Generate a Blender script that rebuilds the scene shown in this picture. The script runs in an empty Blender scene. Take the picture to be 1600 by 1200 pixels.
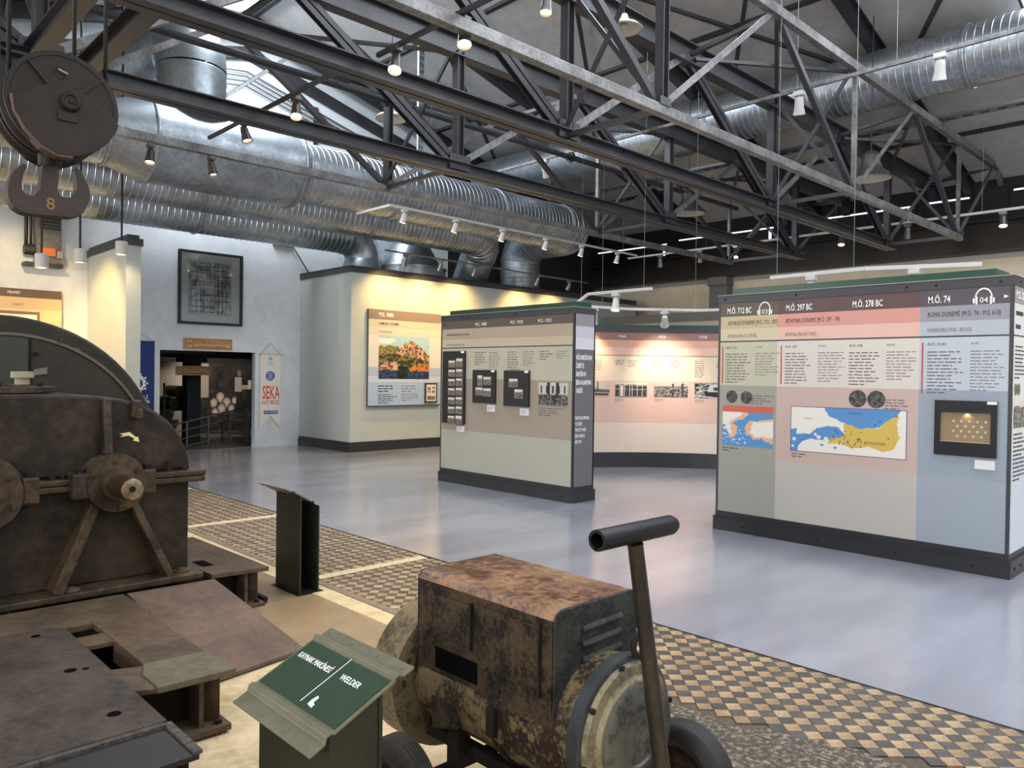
import bpy, bmesh, math, random
import numpy as np
from mathutils import Vector, Matrix
random.seed(7); rng = np.random.default_rng(7)
SC = bpy.context.scene
COL = SC.collection
PI = math.pi
V3 = Vector

# ------------------------------------------------------------------ camera, world, exposure
def setup_camera():
    yaw, pitch, roll = math.radians(46.036), math.radians(-0.7036), math.radians(0.7909)
    f = V3((math.cos(pitch)*math.cos(yaw), math.cos(pitch)*math.sin(yaw), math.sin(pitch)))
    r = V3((math.sin(yaw), -math.cos(yaw), 0)); u = r.cross(f)
    r2 = math.cos(roll)*r + math.sin(roll)*u; u2 = -math.sin(roll)*r + math.cos(roll)*u
    m = Matrix((r2, u2, -f)).transposed().to_4x4(); m.translation = V3((0, 0, 1.6))
    cd = bpy.data.cameras.new('camera'); cd.sensor_fit = 'HORIZONTAL'; cd.sensor_width = 36
    cd.lens = 1196.96/1600*36; cd.clip_start = .05; cd.clip_end = 200
    co = bpy.data.objects.new('camera', cd); COL.objects.link(co); co.matrix_world = m
    SC.camera = co
setup_camera()
vs = SC.view_settings
vs.view_transform = 'Standard'; vs.look = 'None'; vs.gamma = 1; vs.use_curve_mapping = False
vs.exposure = 0.20
W = bpy.data.worlds.new('sky'); SC.world = W; W.use_nodes = True
W.node_tree.nodes['Background'].inputs[0].default_value = (.75, .86, 1, 1)
W.node_tree.nodes['Background'].inputs[1].default_value = 2.5

def light(name, kind, loc, power, col=(1, 1, 1), target=None, **kw):
    d = bpy.data.lights.new(name, kind); d.energy = power; d.color = col
    for k, v in kw.items(): setattr(d, k, v)
    o = bpy.data.objects.new(name, d); COL.objects.link(o); o.location = loc
    if target is not None:
        o.rotation_euler = (V3(target)-V3(loc)).to_track_quat('-Z', 'Y').to_euler()
    return o
DAY = (.90, .945, 1.0)
def roofz(x): return 8.75 - .265*abs(x-7.0)
SKY = []   # skylight openings in the roof: (x0, x1, y0, y1)
def skylight(x0, x1, y0, y1, power, col=DAY):
    SKY.append((x0, x1, y0, y1))
    xm, ym = (x0+x1)/2, (y0+y1)/2
    z = roofz(xm)+.10; s = -.265 if xm > 7 else .265
    o = light('skylight_daylight', 'AREA', (xm, ym, z), power, col, None, shape='RECTANGLE', size=(x1-x0)*.98, size_y=(y1-y0)*.98)
    o.rotation_euler = (0, -math.atan(s), 0)
skylight(4.7, 6.7, 10.2, 14.7, 690, (.82, .91, 1))
skylight(7.6, 10.2, -5.0, 6.5, 600)
skylight(3.6, 6.4, -5.0, 6.5, 330)
skylight(-3.5, -.5, -4.0, 8.0, 120)
skylight(12.5, 15.0, -4.0, 3.0, 420)
GABLE_FILL = [(2.2, 5.2), (5.6, 8.6), (9.0, 12.0)]   # added fill-light glazing high in the near gable wall (x0, x1), behind the viewer
for xa, xb in GABLE_FILL:
    light('gable_daylight', 'AREA', ((xa+xb)/2, -6.55, 5.6), 75, (.97, .98, 1), ((xa+xb)/2, 10, 5.6), shape='RECTANGLE', size=3, size_y=2.0)
FILL_WINS = [(-3.6, -1.2), (.4, 2.8), (9.6, 12.0)]     # added fill-light windows in the left wall (y0, y1), outside the frame
for (ya, yb), wp in zip(FILL_WINS, (170, 170, 420)):
    light('window_daylight', 'AREA', (-6.03, (ya+yb)/2, 2.75), wp, (1, .965, .91), (10, (ya+yb)/2, 2.2), shape='RECTANGLE', size=yb-ya, size_y=2.1)
# ------------------------------------------------------------------ materials
def S(r, g, b):
    f = lambda c: (c/255/12.92 if c/255 <= .04045 else ((c/255+.055)/1.055)**2.4)
    return (f(r), f(g), f(b), 1)
MATS = {}
def M(name, col, rough=.6, metal=0., col2=None, scale=4., detail=5., lo=.35, hi=.65, bump=0., bscale=60., spec=.5, stretch=None, coat=0., rough2=None):
    if name in MATS: return MATS[name]
    m = bpy.data.materials.new(name); m.use_nodes = True
    nt = m.node_tree; b = nt.nodes['Principled BSDF']; L = nt.links
    b.inputs['Base Color'].default_value = col; b.inputs['Roughness'].default_value = rough
    b.inputs['Metallic'].default_value = metal; b.inputs['Specular IOR Level'].default_value = spec
    b.inputs['Coat Weight'].default_value = coat
    if col2 is not None or bump:
        tc = nt.nodes.new('ShaderNodeTexCoord'); src = tc.outputs['Object']
        if stretch:
            mp = nt.nodes.new('ShaderNodeMapping'); mp.inputs['Scale'].default_value = stretch
            L.new(src, mp.inputs[0]); src = mp.outputs[0]
    if col2 is not None:
        n = nt.nodes.new('ShaderNodeTexNoise'); n.inputs['Scale'].default_value = scale; n.inputs['Detail'].default_value = detail
        n.inputs['Roughness'].default_value = .62; L.new(src, n.inputs[0])
        r = nt.nodes.new('ShaderNodeMapRange'); r.inputs[1].default_value = .5+(lo-.5)*.66; r.inputs[2].default_value = .5+(hi-.5)*.66
        n3 = nt.nodes.new('ShaderNodeTexNoise'); n3.inputs['Scale'].default_value = scale*6.5; n3.inputs['Detail'].default_value = 4; n3.inputs['Roughness'].default_value = .7; L.new(src, n3.inputs[0])
        mf = nt.nodes.new('ShaderNodeMix'); mf.inputs[0].default_value = .42
        L.new(n.outputs['Fac'], mf.inputs[2]); L.new(n3.outputs['Fac'], mf.inputs[3]); L.new(mf.outputs[0], r.inputs[0])
        x = nt.nodes.new('ShaderNodeMix'); x.data_type = 'RGBA'
        x.inputs['A'].default_value = col; x.inputs['B'].default_value = col2
        L.new(r.outputs[0], x.inputs['Factor']); L.new(x.outputs['Result'], b.inputs['Base Color'])
        if rough2 is not None:
            r2 = nt.nodes.new('ShaderNodeMapRange'); r2.inputs[3].default_value = rough; r2.inputs[4].default_value = rough2
            L.new(r.outputs[0], r2.inputs[0]); L.new(r2.outputs[0], b.inputs['Roughness'])
    if bump:
        n2 = nt.nodes.new('ShaderNodeTexNoise'); n2.inputs['Scale'].default_value = bscale; n2.inputs['Detail'].default_value = 4
        L.new(src, n2.inputs[0])
        bp = nt.nodes.new('ShaderNodeBump'); bp.inputs['Strength'].default_value = bump; bp.inputs['Distance'].default_value = .01
        L.new(n2.outputs['Fac'], bp.inputs['Height']); L.new(bp.outputs[0], b.inputs['Normal'])
    MATS[name] = m
    return m
def EM(name, col, s):
    if name in MATS: return MATS[name]
    m = bpy.data.materials.new(name); m.use_nodes = True; b = m.node_tree.nodes['Principled BSDF']
    b.inputs['Base Color'].default_value = col; b.inputs['Emission Color'].default_value = col; b.inputs['Emission Strength'].default_value = s
    MATS[name] = m
    return m
def print_mat():
    if 'print' in MATS: return MATS['print']
    m = bpy.data.materials.new('printed_picture'); m.use_nodes = True; nt = m.node_tree
    a = nt.nodes.new('ShaderNodeAttribute'); a.attribute_name = 'Col'
    nt.links.new(a.outputs['Color'], nt.nodes['Principled BSDF'].inputs['Base Color'])
    nt.nodes['Principled BSDF'].inputs['Roughness'].default_value = .45
    MATS['print'] = m
    return m

# ------------------------------------------------------------------ mesh builder
def wloc(o):
    v = V3((0, 0, 0))
    while o is not None: v += o.location; o = o.parent
    return v
class MB:
    def __init__(s): s.v = []; s.f = []; s.m = []; s.sm = []
    def add(s, vs_, fs, mi=0, smooth=False):
        k = len(s.v); s.v += [tuple(p) for p in vs_]
        for f in fs: s.f.append([k+i for i in f]); s.m.append(mi); s.sm.append(smooth)
        return s
    def box(s, x0, x1, y0, y1, z0, z1, mi=0):
        return s.add([(x, y, z) for z in (z0, z1) for y in (y0, y1) for x in (x0, x1)],
                     [(0, 2, 3, 1), (4, 5, 7, 6), (0, 1, 5, 4), (2, 6, 7, 3), (0, 4, 6, 2), (1, 3, 7, 5)], mi)
    def prism(s, poly, d, mi=0, smooth=False):
        """poly: list of 3D points in a plane, extruded by vector d"""
        n = len(poly); d = V3(d); a = [V3(p) for p in poly]; b = [p+d for p in a]
        s.add(a+b, [list(range(n))[::-1], list(range(n, 2*n))], mi)
        s.add(a+b, [(i, (i+1) % n, n+(i+1) % n, n+i) for i in range(n)], mi, smooth)
        return s
    def prof(s, p, q, poly, up=(0, 0, 1), mi=0):
        """extrude a 2D profile (side, up) from p to q"""
        p, q = V3(p), V3(q); d = (q-p).normalized(); up = V3(up)
        sd = d.cross(up)
        if sd.length < 1e-4: sd = d.cross(V3((1, 0, 0)))
        sd.normalize(); u = sd.cross(d)
        return s.prism([p+sd*a+u*b for a, b in poly], q-p, mi)
    def bar(s, p, q, w, h, up=(0, 0, 1), mi=0):
        return s.prof(p, q, [(-w/2, -h/2), (w/2, -h/2), (w/2, h/2), (-w/2, h/2)], up, mi)
    def lathe(s, c, ax, prof, n=24, mi=0, smooth=True, a0=0., a1=2*PI):
        """prof: list of (distance along ax, radius)"""
        c = V3(c); ax = V3(ax).normalized()
        e = V3((1, 0, 0)) if abs(ax.x) < .9 else V3((0, 1, 0))
        e = (e-ax*e.dot(ax)).normalized(); g = ax.cross(e)
        full = abs(a1-a0-2*PI) < 1e-6; k = n if full else n+1
        vs_ = []
        for t, r in prof:
            for i in range(k):
                a = a0+(a1-a0)*i/n
                vs_.append(c+ax*t+(e*math.cos(a)+g*math.sin(a))*max(r, 1e-5))
        fs = []
        for j in range(len(prof)-1):
            for i in range(n):
                i2 = (i+1) % k
                fs.append((j*k+i, j*k+i2, (j+1)*k+i2, (j+1)*k+i))
        return s.add(vs_, fs, mi, smooth)
    def cyl(s, p, q, r, r2=None, n=16, mi=0, caps=True):
        p, q = V3(p), V3(q); L = (q-p).length; r2 = r if r2 is None else r2
        s.lathe(p, q-p, [(0, r), (L, r2)], n, mi)
        if caps: s.lathe(p, q-p, [(0, 0), (0, r)], n, mi, False); s.lathe(p, q-p, [(L, r2), (L, 0)], n, mi, False)
        return s
    def tube(s, pts, r, n=10, mi=0, rr=None, caps=True):
        pts = [V3(p) for p in pts]; rings = []; N = len(pts); prev = None
        for i, p in enumerate(pts):
            t = (pts[min(i+1, N-1)]-pts[max(i-1, 0)]).normalized()
            if prev is None:
                e = V3((0, 0, 1)) if abs(t.z) < .9 else V3((1, 0, 0))
            else: e = prev
            e = (e-t*e.dot(t)).normalized(); prev = e; g = t.cross(e)
            ri = rr[i] if rr else r
            rings.append([p+(e*math.cos(2*PI*k/n)+g*math.sin(2*PI*k/n))*ri for k in range(n)])
        vs_ = [q for R in rings for q in R]
        fs = [(j*n+i, j*n+(i+1) % n, (j+1)*n+(i+1) % n, (j+1)*n+i) for j in range(N-1) for i in range(n)]
        s.add(vs_, fs, mi, True)
        if caps: s.add(vs_, [tuple(range(n))[::-1], tuple((N-1)*n+i for i in range(n))], mi)
        return s
    def ball(s, c, r, n=12, mi=0):
        return s.lathe(c, (0, 0, 1), [(-r*math.cos(PI*i/8), r*math.sin(PI*i/8)) for i in range(9)], n, mi)
    def build(s, name, mats, parent=None, bevel=0., seg=2):
        off = wloc(parent) if parent else V3((0, 0, 0))
        me = bpy.data.meshes.new(name)
        me.from_pydata([(x-off.x, y-off.y, z-off.z) for x, y, z in s.v], [], s.f)
        if not isinstance(mats, (list, tuple)): mats = [mats]
        for m in mats: me.materials.append(m)
        me.polygons.foreach_set('material_index', s.m); me.polygons.foreach_set('use_smooth', s.sm)
        bm = bmesh.new(); bm.from_mesh(me); bmesh.ops.remove_doubles(bm, verts=bm.verts, dist=1e-6)
        bmesh.ops.recalc_face_normals(bm, faces=bm.faces)
        for e in bm.edges:
            if len(e.link_faces) == 2 and e.calc_face_angle(0) > .55: e.smooth = False
        bm.to_mesh(me); bm.free()
        o = bpy.data.objects.new(name, me); COL.objects.link(o)
        if parent: o.parent = parent
        if bevel:
            md = o.modifiers.new('bevel', 'BEVEL'); md.width = bevel; md.segments = seg; md.limit_method = 'ANGLE'; md.angle_limit = .6
        return o
def tag(o, label=None, cat=None, group=None, kind=None):
    if label: o['label'] = label
    if cat: o['category'] = cat
    if group: o['group'] = group
    if kind: o['kind'] = kind
    return o
def thing(name, label, cat, loc=(0, 0, 0), group=None, rz=0):
    o = bpy.data.objects.new(name, None); COL.objects.link(o); o.location = loc; o.rotation_euler = (0, 0, rz)
    o.empty_display_size = .1
    return tag(o, label, cat, group)
def copy_tree(o, parent=None):
    c = o.copy(); COL.objects.link(c)
    if parent is not None: c.parent = parent
    for ch in o.children: copy_tree(ch, c)
    return c
# I, L and channel profiles
def I(w, h, t=.012): return [(-w/2, -h/2), (w/2, -h/2), (w/2, -h/2+t), (t/2, -h/2+t), (t/2, h/2-t), (w/2, h/2-t), (w/2, h/2), (-w/2, h/2), (-w/2, h/2-t), (-t/2, h/2-t), (-t/2, -h/2+t), (-w/2, -h/2+t)]
def Lp(w, h, t=.01): return [(0, 0), (w, 0), (w, t), (t, t), (t, h), (0, h)]
def C2(w, h, t=.01, g=.02):   # two channels back to back, joined by a thin web line (recess between them)
    return [(-w/2, -h/2), (-g/2, -h/2), (-g/2, -h/2+.03), (g/2, -h/2+.03), (g/2, -h/2), (w/2, -h/2), (w/2, -h/2+t), (g, -h/2+t), (g, h/2-t), (w/2, h/2-t), (w/2, h/2), (-w/2, h/2), (-w/2, h/2-t), (-g, h/2-t), (-g, -h/2+t), (-w/2, -h/2+t)]

# ------------------------------------------------------------------ flat work on a face
class Face:
    """frame on a surface: O + u*a + v*b + n*d"""
    def __init__(s, O, u, v): s.O = V3(O); s.u = V3(u).normalized(); s.v = V3(v).normalized(); s.n = s.u.cross(s.v)
    def P(s, a, b, d=0.): return s.O+s.u*a+s.v*b+s.n*d
    def slab(s, mb, a0, a1, b0, b1, d0, d1, mi=0):
        c = [s.P(a0, b0, d0), s.P(a1, b0, d0), s.P(a1, b1, d0), s.P(a0, b1, d0)]
        return mb.prism(c, s.n*(d1-d0), mi)
    def text(s, txt, a, b, h, mat, parent, d=.002, w=None, bold=0., name='lettering', align='LEFT'):
        cu = bpy.data.curves.new('t', 'FONT'); cu.body = txt; cu.size = h/.70; cu.extrude = .0006; cu.offset = bold*h*.6 if h >= .055 else 0
        cu.align_x = 'LEFT'; cu.resolution_u = 2
        o = bpy.data.objects.new('t', cu); COL.objects.link(o)
        dg = bpy.context.evaluated_depsgraph_get(); dg.update()
        me = bpy.data.meshes.new_from_object(o.evaluated_get(dg)); bpy.data.objects.remove(o); bpy.data.curves.remove(cu)
        if not len(me.vertices): return None
        co = np.empty(len(me.vertices)*3, 'f'); me.vertices.foreach_get('co', co); co = co.reshape(-1, 3)
        tw = co[:, 0].max()
        k = (w/tw) if w else 1.
        if align == 'CENTER': a = a-tw*k/2
        if align == 'RIGHT': a = a-tw*k
        off = wloc(parent) if parent else V3((0, 0, 0))
        B = np.array(s.P(a, b, d)-off); co2 = B+np.outer(co[:, 0]*k, s.u)+np.outer(co[:, 1], s.v)+np.outer(co[:, 2], s.n)
        me.vertices.foreach_set('co', co2.astype('f').ravel()); me.materials.clear(); me.materials.append(mat); me.update()
        me.name = name
        ob = bpy.data.objects.new(name, me); COL.objects.link(ob)
        if parent: ob.parent = parent
        return ob
    def lines(s, mb, a, b, w, n, lh, h=None, mi=0, d=.0012, ragged=.35):
        """rows of word-sized dashes: print too fine to read in the photograph"""
        h = h or lh*.42
        for i in range(n):
            x = a; end = a+w*(1-ragged*random.random())
            if i == n-1: end = a+w*.5
            while x < end:
                l = min(random.uniform(.9, 3.2)*lh, end-x)
                if l > .4*lh: s.slab(mb, x, x+l, b-i*lh, b-i*lh+h, d-.001, d, mi)
                x += l+lh*.45
    def picture(s, a0, a1, b0, b1, nx, ny, fn, parent, d=.002, name='printed_picture'):
        U, Vv = np.meshgrid(np.linspace(0, 1, nx), np.linspace(0, 1, ny))
        u = U.ravel(); v = Vv.ravel()
        rgb = np.clip(fn(u, v), 0, 1); lin = np.where(rgb <= .04045, rgb/12.92, ((rgb+.055)/1.055)**2.4)
        off = wloc(parent) if parent else V3((0, 0, 0))
        B = np.array(s.P(0, 0, d)-off)
        co = B+np.outer(a0+(a1-a0)*u, s.u)+np.outer(b0+(b1-b0)*v, s.v)
        fs = [(j*nx+i, j*nx+i+1, (j+1)*nx+i+1, (j+1)*nx+i) for j in range(ny-1) for i in range(nx-1)]
        me = bpy.data.meshes.new(name); me.from_pydata(co.tolist(), [], fs)
        at = me.color_attributes.new('Col', 'FLOAT_COLOR', 'POINT')
        at.data.foreach_set('color', np.c_[lin, np.ones(len(lin))].astype('f').ravel())
        me.materials.append(print_mat())
        o = bpy.data.objects.new(name, me); COL.objects.link(o)
        if parent: o.parent = parent
        return o
# value noise for printed pictures
_T = rng.random((64, 64))
def vn(x, y, o=4):
    r = 0; amp = .5; tot = 0
    for k in range(o):
        xi = np.floor(x).astype(int); yi = np.floor(y).astype(int); fx = x-xi; fy = y-yi
        fx = fx*fx*(3-2*fx); fy = fy*fy*(3-2*fy)
        g = lambda a, b: _T[a % 64, b % 64]
        r = r+amp*((g(xi, yi)*(1-fx)+g(xi+1, yi)*fx)*(1-fy)+(g(xi, yi+1)*(1-fx)+g(xi+1, yi+1)*fx)*fy)
        tot += amp; amp *= .55; x = x*2.03+11; y = y*2.03+5
    return r/tot
def inpoly(u, v, poly):
    c = np.zeros(u.shape, bool); n = len(poly); j = n-1
    for i in range(n):
        xi, yi = poly[i]; xj, yj = poly[j]
        k = ((yi > v) != (yj > v)) & (u < (xj-xi)*(v-yi)/(yj-yi+1e-12)+xi)
        c ^= k; j = i
    return c
def C3(r, g, b): return np.array([r, g, b])/255.
# ------------------------------------------------------------------ palette
white_wall = M('painted_white_wall', S(218, 221, 223), .7, col2=S(202, 206, 210), scale=.9, bump=.15, bscale=14)
cream_wall = M('painted_cream_wall', S(226, 208, 178), .7, col2=S(214, 196, 168), scale=.7)
dark_wall = M('dark_painted_wall', S(38, 38, 40), .7, col2=S(28, 28, 30), scale=1)
roof_grey = M('grey_roof_boarding', S(186, 182, 178), .8, col2=S(166, 162, 160), scale=.6)
roof_steel = M('dark_roof_steel', S(58, 57, 60), .55, .2, col2=S(44, 43, 46), scale=2)
truss_dark = M('graphite_painted_steel', S(74, 72, 76), .42, .35, col2=S(58, 57, 60), scale=3, lo=.3, hi=.7)
truss_light = M('worn_grey_steel', S(140, 138, 136), .42, .45, col2=S(96, 94, 94), scale=3.5, lo=.35, hi=.62)
galv = M('galvanised_duct_sheet', S(186, 192, 198), .33, .92, col2=S(150, 156, 162), scale=1.6, stretch=(1.5, 1.5, 1.5), rough2=.42)
galv_flat = M('galvanised_smooth_sheet', S(176, 184, 190), .36, .9, col2=S(142, 148, 154), scale=2.2, rough2=.48)
trim_dark = M('charcoal_trim', S(58, 58, 62), .45)
plinth_dark = M('charcoal_plinth', S(42, 42, 46), .4)
board_green = M('dark_green_board', S(24, 66, 50), .35)
panel_sage = M('sage_grey_panel', S(187, 191, 184), .55, col2=S(181, 186, 180), scale=1)
white_metal = M('white_painted_metal', S(196, 193, 188), .4)
chrome = M('brushed_spot_metal', S(150, 150, 152), .3, .9)
spot_dark = M('dark_spot_metal', S(88, 84, 82), .35, .7)
bulb_warm = EM('lamp_glow_warm', (1, .80, .52, 1), 14)
glow_w = EM('lamp_glow_small', (1, .9, .75, 1), 5)
black = M('matt_black', S(20, 20, 21), .5)
pit = M('dark_hollow', S(9, 8, 8), .95, spec=.05)  # near-black colour in place of shade inside holes, slots and the beam bay
wire_m = M('thin_steel_wire', S(150, 150, 150), .4, .6)
dark_cable = M('black_rod', S(26, 25, 25), .5)

# ------------------------------------------------------------------ floors
XB = 4.12
fm = bpy.data.materials.new('polished_blue_grey_floor'); fm.use_nodes = True
def floor_nodes(m):
    nt = m.node_tree; b = nt.nodes['Principled BSDF']; L = nt.links
    tc = nt.nodes.new('ShaderNodeTexCoord')
    n1 = nt.nodes.new('ShaderNodeTexNoise'); n1.inputs['Scale'].default_value = 1.1; n1.inputs['Detail'].default_value = 6
    n2 = nt.nodes.new('ShaderNodeTexNoise'); n2.inputs['Scale'].default_value = 160; n2.inputs['Detail'].default_value = 2
    mp = nt.nodes.new('ShaderNodeMapping'); mp.inputs['Rotation'].default_value = (0, 0, .8); mp.inputs['Scale'].default_value = (.45, 1.6, 1)
    L.new(tc.outputs['Object'], mp.inputs[0]); L.new(mp.outputs[0], n1.inputs[0]); L.new(tc.outputs['Object'], n2.inputs[0])
    x = nt.nodes.new('ShaderNodeMix'); x.data_type = 'RGBA'
    x.inputs['A'].default_value = S(132, 132, 140); x.inputs['B'].default_value = S(148, 148, 156)
    r = nt.nodes.new('ShaderNodeMapRange'); r.inputs[1].default_value = .38; r.inputs[2].default_value = .62; L.new(n1.outputs['Fac'], r.inputs[0])
    L.new(r.outputs[0], x.inputs['Factor'])
    y = nt.nodes.new('ShaderNodeMix'); y.data_type = 'RGBA'; y.blend_type = 'OVERLAY'; y.inputs['Factor'].default_value = .16
    L.new(x.outputs['Result'], y.inputs['A']); L.new(n2.outputs['Color'], y.inputs['B']); L.new(y.outputs['Result'], b.inputs['Base Color'])
    b.inputs['Roughness'].default_value = .17; b.inputs['Coat Weight'].default_value = .5; b.inputs['Coat Roughness'].default_value = .16
    r3 = nt.nodes.new('ShaderNodeMapRange'); r3.inputs[3].default_value = .17; r3.inputs[4].default_value = .24
    L.new(n1.outputs['Fac'], r3.inputs[0]); L.new(r3.outputs[0], b.inputs['Roughness'])
    bp = nt.nodes.new('ShaderNodeBump'); bp.inputs['Strength'].default_value = .025; bp.inputs['Distance'].default_value = .02
    L.new(n1.outputs['Fac'], bp.inputs['Height']); L.new(bp.outputs[0], b.inputs['Normal'])
floor_nodes(fm)
X0, X1, Y0, Y1 = -6.0, 18.2, -6.5, 15.28
fl = MB().box(XB, X1, Y0, Y1, -.12, 0).build('floor', fm); tag(fl, kind='structure')
concrete = M('dusty_tan_concrete', S(208, 186, 148), .85, col2=S(168, 146, 112), scale=2.6, lo=.35, hi=.68, bump=.4, bscale=35)
grout = M('brown_grout', S(96, 82, 66), .9, col2=S(76, 64, 52), scale=12)
old = MB().box(X0, XB-.006, Y0, Y1, -.12, -.012).build('floor', concrete); tag(old, kind='structure')
MB().box(2.98, XB-.006, -2.0, 12.3, -.012, -.009).build('tile_bed', grout, old)
# checker tiles: rows parallel to the floor edge, dark and cream rows in turn
t_dark = [M('charcoal_tile_%d' % i, c, .5, col2=c2, scale=14, bump=.25, bscale=50) for i, (c, c2) in enumerate([(S(74, 68, 60), S(56, 52, 47)), (S(86, 78, 68), S(62, 57, 51)), (S(66, 62, 57), S(84, 76, 66))])]
t_light = [M('cream_tile_%d' % i, c, .55, col2=c2, scale=11, bump=.25, bscale=50) for i, (c, c2) in enumerate([(S(170, 141, 102), S(132, 106, 74)), (S(156, 128, 91), S(118, 95, 67)), (S(178, 150, 112), S(142, 115, 82))])]
def tile_mesh(name, mat, hf):
    s = .0488
    mb = MB()
    if not hf: lo = [(-s, 0), (0, -s), (s, 0), (0, s)]
    else: lo = [(-s, 0), (0, -s), (0, s)]
    k = .95
    n = len(lo); v = [(x, y, -.011) for x, y in lo]+[(x, y, -.0012) for x, y in lo]+[(x*k, y*k, 0.) for x, y in lo]
    f = [tuple(range(2*n, 3*n))]+[(a*n+i, a*n+(i+1) % n, (a+1)*n+(i+1) % n, (a+1)*n+i) for a in (0, 1) for i in range(n)]
    me = bpy.data.meshes.new(name); me.from_pydata(v, [], f); me.materials.append(mat); me.update()
    return me
TM = {(c, h, k): tile_mesh('tile', (t_dark if c else t_light)[k], h) for c in (0, 1) for h in (0, 1) for k in range(3)}
def tile_ok(x, y):
    if abs(y-5.325) < .075 or abs(y-7.92) < .075 or abs(y-10.5) < .075: return False     # terrazzo strips
    if 2.9 < x < 3.02 and y < 12: return False
    d = math.hypot(x-2.75, y-.95)                                    # worn away round the welder, dark aggregate shows
    if x < 3.42-.28*math.sin(y*5)*.4 and y < 1.75: return False
    if x < 3.24 and y < 2.6: return False
    if x < 3.06: return False
    return True
cand = []
for i in range(0, 23):
    x = XB-.05*i
    for j in range(-32, 108):
        y = 1.358+.1*j+(.05 if i % 2 else 0)
        if y < -1.9 or y > 12.2 or not tile_ok(x, y): continue
        cand.append((x, y, i % 2 == 0, i == 0))
fwd = V3((math.cos(.8035), math.sin(.8035)))
def vis(x, y):
    d = x*fwd.x+y*fwd.y; s = x*fwd.y-y*fwd.x
    return d > .5 and abs(s)/d < .70 and 1.6/d < .56
def hid(x, y):  # behind the welder or the sign
    return x < 3.3 and y < 3.2 and y > 1.7
cand.sort(key=lambda c: (not (vis(c[0], c[1]) and not hid(c[0], c[1])), c[0]*fwd.x+c[1]*fwd.y))
rest = MB()
for n, (x, y, dk, hf) in enumerate(cand):
    k = random.randrange(3)
    xx = x-.004 if hf else x
    z = random.uniform(-.0028, -.0005)
    if n < 296:
        o = bpy.data.objects.new('tile', TM[(int(dk), int(hf), k)]); COL.objects.link(o); o.parent = old
        o.location = (xx, y, z); o.rotation_euler = (random.uniform(-.006, .006), random.uniform(-.006, .006), random.uniform(-.012, .012))
    else:
        me = TM[(int(dk), int(hf), k)]
        rest.add([(v.co.x+xx, v.co.y+y, v.co.z+z) for v in me.vertices], [tuple(p.vertices) for p in me.polygons], k+(0 if dk else 3))
tag(rest.build('tile_field', t_dark+t_light, old), kind='stuff')
terrazzo = M('pale_terrazzo', S(208, 192, 160), .7, col2=S(176, 158, 124), scale=40, lo=.45, hi=.6)
for y in (5.325, 7.92, 10.5):
    MB().box(3.05, XB-.02, y-.05, y+.05, -.011, -.001).build('terrazzo_strip', terrazzo, old, .004)
kerb = M('cream_kerb_stone', S(204, 184, 144), .75, col2=S(178, 158, 120), scale=6, bump=.3, bscale=30)
cement = M('grey_cement_border', S(132, 118, 100), .85, col2=S(112, 98, 82), scale=9)
y = 3.1
for l in (.62, .55, .66, .58, .6, .63, .55, .6):
    if y < 5.0 or y > 5.5:
        MB().box(2.80, 2.955, y+.004, y+l-.004, -.012, .004).build('kerb_stone', kerb, old, .006)
    y += l
for a, b in ((2.965, 3.03),): MB().box(a, b, 2.6, 12.2, -.012, .001).build('cement_border', cement, old)
rubble = M('dark_pebbled_concrete', S(70, 62, 52), .9, col2=S(150, 134, 112), scale=38, lo=.5, hi=.62, bump=1., bscale=45)
pm = MB(); P0 = []
pts = [(2.3, -.5), (3.62, -.5), (3.55, .5), (3.46, .9), (3.38, 1.2), (3.42, 1.62), (3.2, 1.74), (3.18, 2.3), (2.75, 2.5), (2.3, 2.4)]
pm.prism([(x, yy, -.012) for x, yy in pts], (0, 0, .008)); pm.build('pebbled_patch', rubble, old)
# floor edge strip between polished slab and old floor
tag(MB().box(XB-.006, XB+.004, Y0, Y1, -.1, .002).build('trim_1', M('dark_edge_strip', S(40, 38, 38), .5)), kind='structure')

# ------------------------------------------------------------------ walls
def wallpoly(name, pts, y, t, mat):     # polygon in XZ
    o = MB().prism([(x, y, z) for x, z in pts], (0, t, 0)).build(name, mat); return tag(o, kind='structure')
DX0, DX1, DZ = 5.34, 7.26, 1.985
wallpoly('wall_far', [(X0, 0), (DX0, 0), (DX0, DZ), (DX1, DZ), (DX1, 0), (12.4, 0), (12.4, roofz(12.4)), (7, roofz(7)), (X0, roofz(X0))], Y1, .14, white_wall)
wallpoly('wall_far', [(12.4, 0), (X1+.3, 0), (X1+.3, roofz(X1)), (12.4, roofz(12.4))], Y1, .14, dark_wall)  # right part of the far wall, in a darker colour
ZB, ZT = 4.24, 4.91
tag(MB().box(X1, X1+.25, Y0, Y1, 0, ZB).build('wall_right', cream_wall), kind='structure')
tag(MB().box(X1, X1+.25, Y0, Y1, ZB, roofz(X1)).build('wall_right', dark_wall), kind='structure')
wl = MB().box(X0-.25, X0, Y0, Y1, 0, 1.7).box(X0-.25, X0, Y0, Y1, 3.8, roofz(X0))
ys_ = [Y0]+[v for w_ in FILL_WINS for v in w_]+[Y1]
for i in range(0, len(ys_), 2): wl.box(X0-.25, X0, ys_[i], ys_[i+1], 1.7, 3.8)
tag(wl.build('wall_left', white_wall), kind='structure')
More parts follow.
